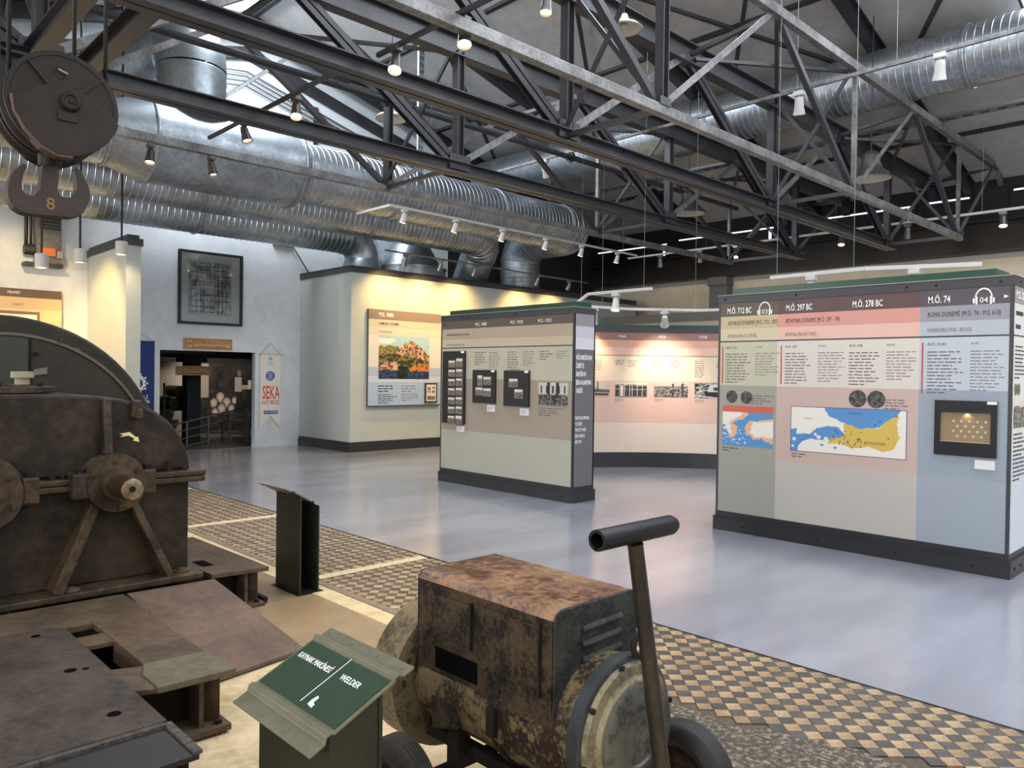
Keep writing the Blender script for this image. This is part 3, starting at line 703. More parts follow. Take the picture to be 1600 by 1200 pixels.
# ------------------------------------------------------------------ printed colours
def P(n, c, r=.5): return M('print_'+n, S(*c), r)
ink_w = P('white_ink', (244, 242, 238)); ink_k = P('dark_ink', (46, 42, 42)); ink_g = P('grey_ink', (120, 114, 112)); ink_b = P('soft_ink', (96, 88, 84)); ink_r = P('red_ink', (196, 62, 52))
bolt_m = M('dark_bolt_head', S(24, 24, 26), .35, .5)
def graphic(face, cells, parent, name='graphic_panel', d=.004):
    """cells: (a0, a1, b0, b1, material) laid side by side as one printed skin"""
    mats = []; mb = MB()
    for a0, a1, b0, b1, m in cells:
        if m not in mats: mats.append(m)
        face.slab(mb, a0, a1, b0, b1, 0, d, mats.index(m))
    return mb.build(name, mats, parent)
def bolts(face, pts, parent, d=.012):
    for a, b in pts:
        MB().lathe(face.P(a, b, d-.004), face.n, [(0, .011), (.007, .010), (.009, 0)], 8).build('bolt', bolt_m, parent)
def headphones(face, a, b, num, parent):
    mb = MB()
    N = 14; H = .56
    o = [face.P(a+.115*H*math.cos(PI*i/N), b+.115*H*math.sin(PI*i/N)*1.25, .005) for i in range(N+1)]
    for i in range(N):
        c0 = .092/.115
        q = [o[i], o[i+1]]
        i0 = [face.P(a+.097*H*math.cos(PI*k/N), b+.097*H*math.sin(PI*k/N)*1.25, .005) for k in (i, i+1)]
        mb.prism([o[i], o[i+1], i0[1], i0[0]], face.n*.0012)
    for s in (-1, 1):
        face.slab(mb, a+s*.128*H-.008, a+s*.128*H+.008, b-.045, b-.004, .005, .0062)
        face.slab(mb, a+s*.093*H-.007, a+s*.093*H+.007, b-.055, b+.010, .005, .0062)
    mb.build('headphone_symbol', ink_w, parent)
    face.text(num, a, b-.042, .045, ink_w, parent, .005, .062, .02, align='CENTER')
def board(ya, yb, depth, lab, loc, green_in):
    """free-standing board, face on X = 7.19 looking towards -X; ya is the far (left) end"""
    t = thing('display_board', lab, 'display board', loc)
    x0, x1 = 7.19, 7.19+depth
    MB().box(x0+.004, x1, yb, ya, .17, 2.375).build('board_core', P('board_core', (150, 150, 144)), t)
    MB().box(x0-.022, x1+.022, yb-.022, ya+.022, 0, .135).box(x0-.028, x1+.028, yb-.028, ya+.028, .135, .142).build('plinth', plinth_dark, t, .003)
    MB().box(x0-.004, x1+.004, yb-.004, ya+.004, .142, .20).build('plinth_upper', plinth_dark, t)
    MB().box(x0-.008, x1+.008, yb-.008, ya+.008, 2.375, 2.455).build('top_trim', trim_dark, t, .003)
    MB().box(x0-.014, x1+.014, yb-.014, ya+.014, 2.455, 2.463).build('top_cap', M('pale_cap_edge', S(150, 148, 142), .5), t)
    MB().box(x0+.06, x1-.06, yb+green_in[1], ya-green_in[0], 2.463, 2.53).build('top_board', board_green, t)
    for y in (ya-.012, yb+.012):
        MB().box(x0-.006, x0+.02, y-.012, y+.012, .2, 2.375).build('edge_post', trim_dark, t)
    MB().box(x1-.02, x1+.006, yb, yb+.024, .2, 2.375).build('edge_post', trim_dark, t)
    return t
F7 = Face((7.19, 0, 0), (0, -1, 0), (0, 0, 1))     # a = -y, b = z
# ---- centre board
YA, YB = 8.985, 6.345
t = board(YA, YB, .40, 'free-standing centre board with dark picture panels and a grey lettered end', (7.39, 7.66, 0), (.12, .02))
la, lb = -YA+.024, -YB-.024
hb, b2, b3 = P('brown_head', (94, 82, 74)), P('taupe_band', (178, 160, 138)), P('beige_band', (196, 180, 156))
up, mid, low = P('sage_body', (188, 182, 162)), P('taupe_body', (160, 147, 131)), P('sage_low', (176, 173, 158))
graphic(F7, [(la, lb, 2.255, 2.375, hb), (la, lb, 2.10, 2.255, b2), (la, lb, 1.985, 2.10, b3), (la, lb, 1.970, 1.985, trim_dark),
             (la, lb, 1.53, 1.970, up), (la, lb, .78, 1.53, mid), (la, lb, .20, .78, low)], t)
ar = F7
for txt, y in (('M.S. 1888', 8.22), ('M.S. 1920', 7.50), ('M.S. 1921', 6.98)):
    ar.text(txt, -y, 2.285, .045, ink_w, t, .005, .24, .03)
ar.text('OSMANLI DÖNEMİ (M.S. 1337-1922)', -8.86, 2.155, .03, ink_k, t, .005, .50, .02)
ar.text('OTTOMAN ERA (AD 1337-1922)', -8.86, 2.01, .026, ink_g, t, .005, .40)
bt = MB(); bg = MB()
for y, n1, n2 in ((8.22, 6, 8), (7.55, 9, 7), (6.94, 4, 4)):
    ar.lines(bt, -y, 1.90, .24, n1, .034, .010, d=.0055); ar.lines(bg, -y+.30, 1.90, .24, n2, .030, .008, d=.0055)
ar.lines(bt, -6.95, 1.165, .48, 4, .03, .010, d=.0055)
tag(bt.build('body_text', ink_b, t), kind='stuff'); tag(bg.build('body_text', ink_g, t), kind='stuff')
bolts(ar, [(-8.92, 2.415), (-8.5, 2.415), (-8.36, 2.415), (-7.4, 2.415), (-6.42, 2.415), (-8.9, 2.315)], t)
bolts(ar, [(-8.3, .07), (-7.6, .07), (-7.1, .07), (-6.5, .07)], t, .026)
# its end, facing the viewer
FE = Face((7.19, YB, 0), (1, 0, 0), (0, 0, 1))
grey_e = P('end_grey', (104, 100, 104))
graphic(FE, [(.024, .376, 2.22, 2.375, P('end_band_a', (140, 134, 138))), (.024, .376, 2.07, 2.22, P('end_band_b', (190, 186, 194))), (.024, .376, 1.93, 2.07, P('end_band_c', (204, 200, 206))), (.024, .376, .20, 1.93, grey_e)], t)
for i, s in enumerate(('NİCOMEDİA’DAN', 'İZMİT’E', 'KENTİN VE', 'SEKA ALANI’NIN', 'TARİHİ')):
    FE.text(s, .035, 1.80-i*.105, .058, ink_w, t, .005, [.30, .15, .19, .29, .125][i], .03)
for i, s in enumerate(('FROM NICOMEDIA', 'TO İZMİT,', 'THE CITY AND', 'SEKA AREA’S', 'HISTORY')):
    FE.text(s, .03, 1.045-i*.075, .042, ink_w, t, .005, [.27, .14, .21, .19, .13][i], .03)
bolts(FE, [(.1, .07), (.28, .07)], t, .026)
def bw(seed, sky=.35, top=(.86, .84, .80), k=22., contrast=1.):
    def fn(u, v):
        a = vn(u*k+seed*3.1, v*k*.8+seed*1.7, 4); b = vn(u*4+seed, v*3+seed*.3, 3)
        g = np.clip(.5+(a-.5)*2.2*contrast, 0, 1)*.65+.08
        s = v > (1-sky+.10*(b-.5)*2)
        g = np.where(s, .82+.1*b, g)
        return np.outer(g, np.array([1.0, .95, .88]))
    return fn
def building(seed):
    def fn(u, v):
        g = .80-.1*vn(u*6+seed, v*6, 3)
        wall = (v > .42) & (v < .97)
        win = wall & (np.abs((u*5) % 1-.5) < .16) & (v > .55) & (v < .86)
        g = np.where(wall, .78, g); g = np.where(win, .14, g)
        arch = (np.abs(np.abs(u-.5)-.16) < .05) & (v > .5); g = np.where(arch, .12, g)
        cr = vn(u*40+seed, v*30, 2); g = np.where(v < .5, np.clip((cr-.42)*2.4, .03, .55), g); g = np.where(v < .07, .5, g)
        return np.outer(g, np.array([1, .97, .93]))
    return fn
def dark_panel(y0, y1, z0, z1, lab, photos, parent_group):
    p = thing('photo_panel', lab, 'photo panel', (7.18, (y0+y1)/2, z0), parent_group)
    MB().box(7.150, 7.184, y1, y0, z0, z1).build('backing', P('panel_black', (34, 34, 36), .35), p, .002)
    f = Face((7.150, 0, 0), (0, -1, 0), (0, 0, 1))
    for i, (py0, py1, pz0, pz1) in enumerate(photos):
        mb = MB(); f.slab(mb, -py0-.006, -py1+.006, pz0-.006, pz1+.006, 0, .001); m = mb.build('photo_border', P('photo_border', (150, 140, 124)), p)
        f.picture(-py0, -py1, pz0, pz1, 20, 16, bw(i+len(photos)*7, .30), m, .0016, 'photograph')
    mb = MB(); f.slab(mb, -y1-.075, -y1-.005, z1-.03, z1-.002, 0, .0015); mb.build('corner_tag', ink_w, p)
    c = MB().box(7.165, 7.184, y1+.01, y1+.165 if y0-y1 > .45 else y1+.15, z0-.115, z0-.022).build('caption_plate', P('caption_plate', (226, 224, 224)), p)
    mb = MB(); f2 = Face((7.165, 0, 0), (0, -1, 0), (0, 0, 1)); f2.lines(mb, -y1-.145, z0-.055, .12, 3, .02, .006, d=.0012); mb.build('caption_text', ink_g, p)
    return p
ph = []
for r in range(7):
    z = 1.80-r*.135
    ph += [(8.76, 8.62, z-.1 if r else z-.10, z-.01), (8.585, 8.45, z-.10 if r < 6 else z-.14, z+.0+(.02 if r in (0,) else 0))]
dark_panel(8.905, 8.41, .875, 1.93, 'tall black panel with two columns of small photographs on the centre board', ph, 'black photo panels on the centre board')
dark_panel(8.225, 7.76, 1.195, 1.66, 'black panel with four small photographs on the centre board', [(8.11, 8.02, 1.44, 1.58), (7.99, 7.84, 1.46, 1.56), (8.15, 8.01, 1.31, 1.41), (7.99, 7.84, 1.30, 1.40)], 'black photo panels on the centre board')
dark_panel(7.58, 7.105, 1.175, 1.655, 'black panel with two small photographs on the centre board', [(7.47, 7.31, 1.44, 1.54), (7.36, 7.21, 1.29, 1.40)], 'black photo panels on the centre board')
ar.picture(-6.95, -6.438, 1.20, 1.505, 60, 40, building(2), t, .0055, 'group_photograph')

# ---- right board
YA, YB = 4.318, 1.648
t = board(YA, YB, .52, 'large free-standing right board with three coloured columns and maps', (7.45, 2.98, 0), (.12, .14))
A0, A1, A2, A3 = -YA+.024, -3.657, -2.345, -YB-.024
cols = [(A0, A1, [(96, 84, 70), (196, 178, 142), (208, 194, 166), (194, 189, 164), (160, 157, 144), (158, 158, 146)]),
        (A1, A2, [(92, 68, 68), (212, 150, 136), (226, 182, 166), (214, 206, 194), (198, 172, 160), (190, 182, 172)]),
        (A2, A3, [(84, 76, 82), (150, 150, 157), (178, 183, 190), (188, 195, 202), (150, 160, 171), (157, 165, 175)])]
zz = [(2.235, 2.375), (2.105, 2.235), (1.982, 2.105), (1.52, 1.968), (.78, 1.52), (.20, .78)]
cells = [(A0, A3, 1.968, 1.982, trim_dark)]
for k, (a, b, cs) in enumerate(cols):
    for j, c in enumerate(cs): cells.append((a, b, zz[j][0], zz[j][1], P('column_%d_%d' % (k, j), c)))
graphic(F7, cells, t)
for s, y, w in (('M.Ö. 712 BC', 4.22, .275), ('M.Ö. 297 BC', 3.575, .265), ('M.Ö. 278 BC', 2.93, .27), ('M.Ö. 74', 2.285, .175)):
    F7.text(s, -y, 2.265, .058, ink_w, t, .005, w, .03)
for s, y, w in (('ASTAKOS DÖNEMİ (M.Ö. 712 - 297)', 4.21, .55), ('BITHYNIA DÖNEMİ (M.Ö. 297 - 74)', 3.575, .53), ('ROMA DÖNEMİ (M.Ö. 74 - M.S. 610)', 2.285, .55)):
    F7.text(s, -y, 2.145, .042, ink_k, t, .005, w, .02)
for s, y, w in (('ASTAKOS ERA (712-297 BC)', 4.21, .33), ('BITHYNIA ERA (297-74 BC)', 3.575, .31), ('ROMAN ERA (74 BC- AD 610)', 2.285, .34)):
    F7.text(s, -y, 2.015, .036, ink_g, t, .005, w, .01)
headphones(F7, -3.80, 2.29, '03', t); headphones(F7, -1.86, 2.29, '04', t)
mb = MB(); mb.prism([F7.P(-1.715, 2.275, .005), F7.P(-1.68, 2.29, .005), F7.P(-1.715, 2.305, .005)], F7.n*.001); mb.build('arrow_symbol', ink_w, t)
bt = MB(); bg = MB(); rd = MB()
for y, n1, n2, h in ((4.225, 11, 9, 0), (3.575, 11, 11, 0), (2.95, 11, 10, 0), (2.28, 13, 13, 0)):
    F7.text({4.225: 'M.Ö. 712', 3.575: 'M.Ö. 297', 2.95: 'M.Ö. 278', 2.28: 'M.Ö. 74 BC'}[y], -y, 1.90, .022, ink_k, t, .005, None, .03)
    F7.text({4.225: '712 BC', 3.575: '297 BC', 2.95: '278 BC', 2.28: '74 BC'}[y], -y+.33, 1.905, .018, ink_g, t, .005)
    F7.lines(bt, -y, 1.84, .28, n1, .029, .0085, d=.0055); F7.lines(bg, -y+.33, 1.845, .27, n2, .027, .007, d=.0055)
    if y != 2.95: F7.slab(rd, -y-.045, -y-.033, 1.84-n1*.029+.02, 1.925, .004, .0055)
for y in (3.94, 2.63): F7.lines(bt, -y, 1.415, .26, 4, .026, .008, d=.0055)
for y, z in ((4.25, .862), (3.49, .862)): F7.lines(bt, -y, z, .2, 2, .026, .010, d=.0055)
tag(bt.build('body_text', ink_b, t), kind='stuff'); tag(bg.build('body_text', ink_g, t), kind='stuff'); rd.build('red_rule', ink_r, t)
coin_m = M('print_coin_grey', S(104, 100, 98), .6, col2=S(40, 38, 38), scale=30, lo=.42, hi=.58)
for y, z, r in ((4.15, 1.402, .066), (3.985, 1.398, .066), (2.865, 1.422, .08), (2.70, 1.42, .08)):
    MB().lathe(F7.P(-y, z, .004), F7.n, [(0, r), (.0015, r*.97), (.0015, 0)], 26).lathe(F7.P(-y, z, .004), F7.n, [(.0015, r*.86), (.0022, r*.84), (.0015, r*.82)], 26).build('coin_print', coin_m, t)
SEA, LAND, GOLD = C3(86, 142, 196), C3(232, 226, 214), C3(214, 180, 84)
def map_aegean(u, v):
    c = np.tile(SEA, (len(u), 1)); w = .045
    n = (vn(u*14, v*12, 3)-.5)*.10; uu, vv = u+n, v+n*.8
    land = inpoly(uu, vv, [(-.1, 1.1), (.52, 1.1), (.50, .92), (.40, .78), (.30, .76), (.22, .68), (.28, .55), (.30, .40), (.24, .28), (.17, .22), (.10, .42), (.04, .62), (-.1, .70)])
    asia = inpoly(uu, vv, [(.56, .78), (.70, .76), (.85, .82), (1.1, .86), (1.1, .18), (.95, .12), (.80, .26), (.62, .22), (.50, .36), (.46, .55), (.50, .68)])
    isl = vn(u*26, v*24, 2) > .70
    lf = lambda e: inpoly((uu-.5)*(1+e)+.5, vv, [(-.2, 1.1), (.52, 1.1), (.48, .92), (.36, .80), (.22, .68), (.28, .40), (.17, .22), (.04, .62), (-.2, .70)])
    coast = (vn(u*14+3, v*12, 3) > .5)
    c[land | asia] = LAND
    e1 = vn(u*9, v*9, 3)
    rim = (land & ~inpoly(uu+.045, vv+.02, [(-.1, 1.1), (.47, 1.1), (.42, .92), (.22, .76), (.22, .30), (.02, .62), (-.1, .66)])) | (asia & ~inpoly(uu-.04, vv, [(.56, .72), (.80, .74), (1.1, .80), (1.1, .22), (.80, .32), (.62, .28), (.52, .42)]))
    c[rim] = C3(226, 178, 140)
    c[isl & ~(land | asia) & (v < .6) & (u < .5)] = LAND
    c[v < .06] = SEA
    return c
F7.picture(-4.252, -3.687, .895, 1.245, 110, 80, map_aegean, t, .0055, 'printed_map')
mb = MB(); F7.slab(mb, -4.252, -3.687, 1.245, 1.31, .004, .0055); mb.build('map_title_band', P('map_red', (206, 96, 78)), t)
def map_bith(u, v):
    c = np.tile(LAND, (len(u), 1)); n = (vn(u*22, v*10, 3)-.5)*.045; uu, vv = u+n*.6, v+n
    c[inpoly(uu, vv, [(.30, 1.1), (.98, 1.1), (.92, .86), (.84, .76), (.78, .62), (.62, .58), (.48, .68), (.36, .80), (.32, .92)])] = SEA
    c[inpoly(uu, vv, [(-.1, .50), (.05, .50), (.06, .38), (.18, .40), (.24, .54), (.34, .60), (.44, .58), (.50, .42), (.56, .36), (.56, .30), (.46, .32), (.30, .28), (.20, .30), (.12, .24), (.07, .12), (.06, -.1), (-.1, -.1)])] = SEA
    c[inpoly(uu, vv, [(.48, .68), (.62, .58), (.78, .60), (.84, .76), (.90, .86), (.94, .90), (.93, .70), (.95, .45), (.90, .18), (.82, .12), (.70, .20), (.56, .14), (.44, .24), (.34, .22), (.37, .34), (.46, .36), (.50, .48)])] = GOLD
    for x, y, r in ((.26, .34, .03), (.33, .31, .028), (.03, .26, .03), (.02, .10, .02), (.23, .40, .02)):
        c[((u-x)**2+((v-y)*.42)**2) < (r*(.3+.6*vn(u*30, v*15, 2)))**2] = LAND
    for x, y in ((.29, .17), (.41, .13), (.52, .26)):
        c[((u-x)**2*.5+((v-y)*.5)**2) < .012**2] = SEA
    rs = np.random.default_rng(4)
    for _ in range(34):
        x, y = rs.uniform(.34, .64), rs.uniform(.16, .52); c[((u-x)**2+((v-y)*.42)**2) < .0055**2] = C3(30, 28, 28)
    for x, y in ((.86, .40), (.75, .68), (.79, .76), (.92, .88), (.10, .25), (.13, .30), (.16, .36)):
        c[((u-x)**2+((v-y)*.42)**2) < .006**2] = C3(30, 28, 28)
    return c
mb = MB(); F7.slab(mb, -3.504, -2.434, .893, 1.331, .004, .005); mb.build('map_outline', P('map_edge', (60, 76, 120)), t)
F7.picture(-3.498, -2.440, .899, 1.325, 230, 110, map_bith, t, .0058, 'printed_map')
F7.text('BITHYNIA', -2.80, 1.005, .028, P('map_letters', (110, 84, 40)), t, .0062, .19, .03)
F7.text('KARADENİZ', -2.95, 1.275, .016, P('map_letters_b', (40, 80, 130)), t, .0062)
F7.text('THRAKIA', -3.37, 1.21, .014, ink_g, t, .0062)
bolts(F7, [(-4.24, 2.415), (-3.47, 2.415), (-2.46, 2.415), (-2.22, 2.415), (-1.74, 2.415)], t)
bolts(F7, [(-4.0, .07), (-3.2, .07), (-2.5, .07), (-1.9, .07)], t, .026)
FE = Face((7.19, YB, 0), (1, 0, 0), (0, 0, 1))
wht = P('end_white', (204, 208, 212))
graphic(FE, [(.024, .496, 2.235, 2.375, P('end_head', (150, 140, 138))), (.024, .496, 1.982, 2.235, P('end_pale', (214, 208, 204))), (.024, .496, 1.968, 1.982, trim_dark), (.024, .496, 1.0, 1.968, P('end_mid', (216, 212, 206))), (.024, .496, .20, 1.0, wht)], t)
FE.text('M.S. 324', .06, 2.28, .06, ink_w, t, .005, None, .03)
mb = MB(); FE.lines(mb, .06, 2.14, .3, 2, .11, .035, d=.0055); FE.lines(mb, .06, 1.88, .3, 9, .032, .012, d=.0055); FE.lines(mb, .06, 1.16, .4, 12, .034, .014, d=.0055); tag(mb.build('body_text', ink_k, t), kind='stuff')
FE.picture(.05, .45, 1.22, 1.44, 40, 30, bw(19, .2), t, .0055, 'printed_picture')
for a in (.10, .19): MB().lathe(FE.P(a, 1.535, .004), FE.n, [(0, .05), (.0015, .048), (.0015, 0)], 20).build('coin_print', M('print_coin_bronze', S(120, 122, 90), .6, col2=S(80, 80, 60), scale=30), t)
bolts(FE, [(.1, .07), (.3, .07), (.1, 2.415)], t, .026)
# showcase let into the right board
sc_ = thing('coin_showcase', 'small black wall showcase with lit coins in the blue column of the right board', 'showcase', (7.19, 1.97, .97))
ya, yb, z0, z1 = 2.207, 1.742, .970, 1.434
ia, ib, j0, j1 = 2.165, 1.785, 1.085, 1.335
f = MB(); x0 = 7.160
for a, b, c, d in ((ya, yb, j1, z1), (ya, yb, z0, j0), (ya, ia, j0, j1), (ib, yb, j0, j1)): f.box(x0, 7.186, b, a, c, d)
f.build('frame', P('showcase_black', (26, 28, 34), .3), sc_)
inner = M('showcase_lining', S(150, 128, 98), .7)
MB().box(7.1845, 7.186, ib, ia, j0, j1).build('back_panel', inner, sc_)
MB().box(7.168, 7.185, ib+.0, ia, j0-.001, j0+.003).build('sill', M('showcase_sill', S(214, 190, 150), .5), sc_)
coin = M('old_bronze_coin', S(206, 196, 170), .4, .5)
for j in range(4):
    for i in range(5 if j % 2 == 0 else 4):
        yy = ia-.10-.06*i-(0 if j % 2 == 0 else .03); z = j1-.075-.042*j
        if yy > ib+.02: MB().lathe((7.184, yy, z), (-1, 0, 0), [(0, .011), (.003, .010), (.003, 0)], 10).build('coin', coin, sc_)
MB().box(7.157, 7.160, yb+.0, yb+.07, z1-.026, z1-.002).build('corner_tag', ink_w, sc_)
MB().box(7.168, 7.186, yb+.01, yb+.155, z0-.098, z0-.022).build('caption_plate', P('caption_plate', (226, 224, 224)), sc_)
light('showcase_lamp', 'SPOT', (7.172, 1.96, 1.331), .35, (1, .8, .5), (7.183, 1.97, 1.1), spot_size=2.4, spot_blend=.8, shadow_soft_size=.004)

# ------------------------------------------------------------------ curved photo wall
cx, cy, R = 8.43, 5.21, 3.91
t = thing('curved_display_wall', 'curved photo wall glowing warm between the two free-standing boards', 'display wall', (11.2, 7.9, 0))
def arc(mb, r0, r1, a0, a1, z0, z1, mi=0, n=None):
    n = n or max(2, int((a1-a0)/2.5))
    vs_ = []; 
    for i in range(n+1):
        a = math.radians(a0+(a1-a0)*i/n); c, s = math.cos(a), math.sin(a)
        for r in (r0, r1):
            for z in (z0, z1): vs_.append((cx+r*c, cy+r*s, z))
    fs = []
    for i in range(n):
        k = 4*i
        fs += [(k, k+1, k+5, k+4), (k+2, k+6, k+7, k+3), (k+1, k+3, k+7, k+5), (k, k+4, k+6, k+2)]
    fs += [(0, 2, 3, 1), (4*n, 4*n+1, 4*n+3, 4*n+2)]
    return mb.add(vs_, fs, mi)
arc(MB(), R+.004, R+.22, 8, 84, .26, 2.37).build('wall_core', P('board_core', (150, 150, 144)), t)
bands = [(2.235, 2.37, (150, 112, 100)), (2.105, 2.235, (222, 168, 144)), (1.97, 2.105, (232, 188, 164)), (1.955, 1.97, (150, 110, 96)), (1.52, 1.955, (228, 206, 178)), (.78, 1.52, (216, 180, 162)), (.26, .78, (222, 202, 184))]
mb = MB()
for i, (a, b, c) in enumerate(bands): arc(mb, R, R+.004, 8, 84, a, b, i)
mb.build('graphic_panel', [P('curve_%d' % i, c) for i, (a, b, c) in enumerate(bands)], t)
arc(MB(), R-.02, R+.24, 8, 84, 0, .255).build('plinth', plinth_dark, t)
arc(MB(), R-.01, R+.23, 8, 84, 2.37, 2.45).build('top_trim', trim_dark, t)
arc(MB(), R+.05, R+.18, 12, 80, 2.45, 2.51).build('top_board', board_green, t)
arc(MB(), R-.0125, R-.005, 50.4, 50.7, .0, .26).build('plinth_joint', M('pale_joint', S(170, 168, 164), .5), t)
def fr(deg):
    a = math.radians(deg); n = V3((math.cos(a), math.sin(a), 0)); u = V3((math.sin(a), -math.cos(a), 0))
    return Face(V3((cx, cy, 0))+n*R, u, (0, 0, 1))
for s, d in (('1944', 55.0), ('1954', 44.6), ('1958', 34.2), ('1936', 66), ('1960', 22)): fr(d).text(s, 0, 2.275, .05, ink_w, t, .004, .15, .03)
bt = MB()
for d, n in ((61.5, 6), (55.5, 3), (52, 4), (45.5, 4), (41, 4), (35, 9), (29.6, 4)): fr(d).lines(bt, 0, 1.87, .26, n, .034, .011, d=.004)
for d in (55.4, 45.0, 34.8): fr(d).lines(bt, 0, 1.19, .4, 2, .03, .010, d=.004)
tag(bt.build('body_text', ink_g, t), kind='stuff')
def arc_picture(d0, d1, z0, z1, nx, ny, fn, name='photograph'):
    U, Vv = np.meshgrid(np.linspace(0, 1, nx), np.linspace(0, 1, ny)); u = U.ravel(); v = Vv.ravel()
    rgb = np.clip(fn(u, v), 0, 1); lin = np.where(rgb <= .04045, rgb/12.92, ((rgb+.055)/1.055)**2.4)
    a = np.radians(d0+(d1-d0)*u); r = R-.004; off = wloc(t)
    co = np.c_[cx+r*np.cos(a)-off.x, cy+r*np.sin(a)-off.y, z0+(z1-z0)*v-off.z]
    fs = [(j*nx+i, j*nx+i+1, (j+1)*nx+i+1, (j+1)*nx+i) for j in range(ny-1) for i in range(nx-1)]
    me = bpy.data.meshes.new(name); me.from_pydata(co.tolist(), [], fs)
    at = me.color_attributes.new('Col', 'FLOAT_COLOR', 'POINT'); at.data.foreach_set('color', np.c_[lin, np.ones(len(lin))].astype('f').ravel())
    me.materials.append(print_mat()); o = bpy.data.objects.new(name, me); COL.objects.link(o); o.parent = t
def people(u, v):      # row of dark-suited people, one in white
    g = .78+.1*vn(u*5, v*5, 2); k = (u*13) % 1; hgt = .74+.10*vn(np.floor(u*13)*1.7, u*0+2, 1)
    body = (v < hgt) & (np.abs(k-.5) < .44); g = np.where(body, .10+.22*vn(u*40, v*30, 3), g)
    head = (((k-.5)/13)**2*1.0+((v-hgt)*.55)**2) < .030**2; g = np.where(head, .55, g)
    w = (np.abs(u-.22) < .05) & (v < .78); g = np.where(w, .86, g); g = np.where(((u-.22)**2+((v-.82)*.6)**2) < .035**2, .5, g)
    rope = np.abs(v-(.55-.05*u)) < .012; g = np.where(rope, .85, g); g = np.where(v < .07, .45, g)
    return np.outer(g, np.array([1, .95, .88]))
def crowd(u, v):
    g = np.where(v > .74, .84-.2*vn(u*12, v*20, 3), np.clip((vn(u*44, v*26, 2)-.38)*2.6, .05, .75))
    g = np.where((np.abs(v-.70) < .05), .25+.4*vn(u*30, v*30, 2), g); g = np.where((np.abs(u-.56) < .03) & (v > .7) & (v < .93), .12, g)
    g = np.where((np.abs(u-.84) < .035) & (v < .95) & (v > .1), .22, g)
    return np.outer(g, np.array([1, .95, .88]))
def machine_photo(u, v):
    g = np.clip((vn(u*12+4, v*10, 3)-.30)*1.9, .04, .92); d = ((u-.62)**2+((v-.62)*.7)**2)
    g = np.where(d < .23**2, .80, g); g = np.where(d < .08**2, .2, g); g = np.where((v < .40) & (u > .3), .07, g); g = np.where(np.abs(v-.15+.2*u) < .04, .8, g)
    return np.outer(g, np.array([1, .97, .94]))
def factory(u, v):
    g = .85-.15*vn(u*5, v*5, 3); g = np.where((v < .62-.14*u) & (v > .30), .45, g)
    g = np.where((v < .56-.14*u) & (v > .36) & (((u*16) % 1) > .3), .18, g); g = np.where((np.abs(u-.62) < .025) & (v > .4), .3, g); g = np.where(v < .30, .55+.2*vn(u*14, v*14, 2), g)
    g = np.where((v < .22) & (v > .10) & (np.abs(u-.75) < .2), .15, g)
    return np.outer(g, np.array([1, .94, .86]))
arc_picture(65.5, 56.9, 1.235, 1.495, 50, 34, factory); arc_picture(55.5, 47.0, 1.235, 1.495, 60, 36, people)
arc_picture(45.2, 36.6, 1.235, 1.495, 60, 36, crowd); arc_picture(34.9, 26.4, 1.235, 1.495, 50, 34, machine_photo)
# grey beam of a further display, seen over the curved wall
t = thing('display_partition', 'grey topped partition standing behind the curved wall', 'partition', (16, 11, 0))
MB().box(15.9, 16.1, 9.4, 13.0, 0, 2.95).build('panel', M('grey_beige_board', S(168, 160, 146), .6), t)
MB().box(15.86, 16.14, 9.36, 13.04, 2.95, 3.15).build('top_rail', M('grey_rail', S(96, 94, 92), .5), t)

# ------------------------------------------------------------------ box room with yellow-lit wall
bx0, by0, bz = 8.285, 13.24, 3.745
t = thing('partition_room', 'large box-shaped room of sage board with dark trim against the far wall', 'partition', (10.5, 14.2, 0))
MB().box(bx0, 17.6, by0, Y1-.004, .20, bz-.14).build('wall_panel', panel_sage, t)
MB().box(bx0-.03, 17.6, by0-.03, Y1-.004, 0, .14).box(bx0-.015, 17.6, by0-.015, Y1-.004, .14, .20).build('plinth', plinth_dark, t, .003)
MB().box(bx0-.02, 17.6, by0-.02, Y1-.004, bz-.14, bz-.03).box(bx0-.035, 17.6, by0-.035, Y1-.004, bz-.03, bz-.012).build('top_trim', trim_dark, t, .003)
MB().box(bx0+.05, 17.6, by0+.06, Y1-.03, bz-.012, bz).build('roof_board', board_green, t)
# picture board on its front
FB = Face((8.636, by0-.006, 0), (1, 0, 0), (0, 0, 1))
t = thing('picture_board', 'picture board with a hill town print on the yellow-lit wall', 'display board', (9.57, by0, .91))
MB().box(8.66, 10.52, by0-.065, by0-.004, .905, 2.895).build('board_frame', P('frame_grey', (84, 82, 86)), t, .003)
FB = Face((8.66, by0-.065, 0), (1, 0, 0), (0, 0, 1))
graphic(FB, [(0, 1.86, 2.69, 2.895, P('osm_head', (132, 116, 112))), (0, 1.86, 2.53, 2.69, P('osm_a', (196, 186, 170))), (0, 1.86, 2.37, 2.53, P('osm_b', (208, 200, 186))), (0, 1.86, 1.72, 2.37, P('osm_c', (216, 212, 202))), (0, 1.86, 1.53, 1.72, P('osm_d', (172, 186, 200))), (0, 1.86, 1.41, 1.53, P('osm_e', (196, 206, 216))), (0, 1.86, .93, 1.41, P('osm_f', (168, 188, 212)))], t)
FB.text('M.S. 1880', .24, 2.76, .075, ink_w, t, .005, .36, .03)
FB.text('OSMANLI DÖNEMİ', .24, 2.585, .055, ink_k, t, .005, .50, .02)
FB.text('OTTOMAN ERA', .24, 2.42, .045, ink_g, t, .005, .33)
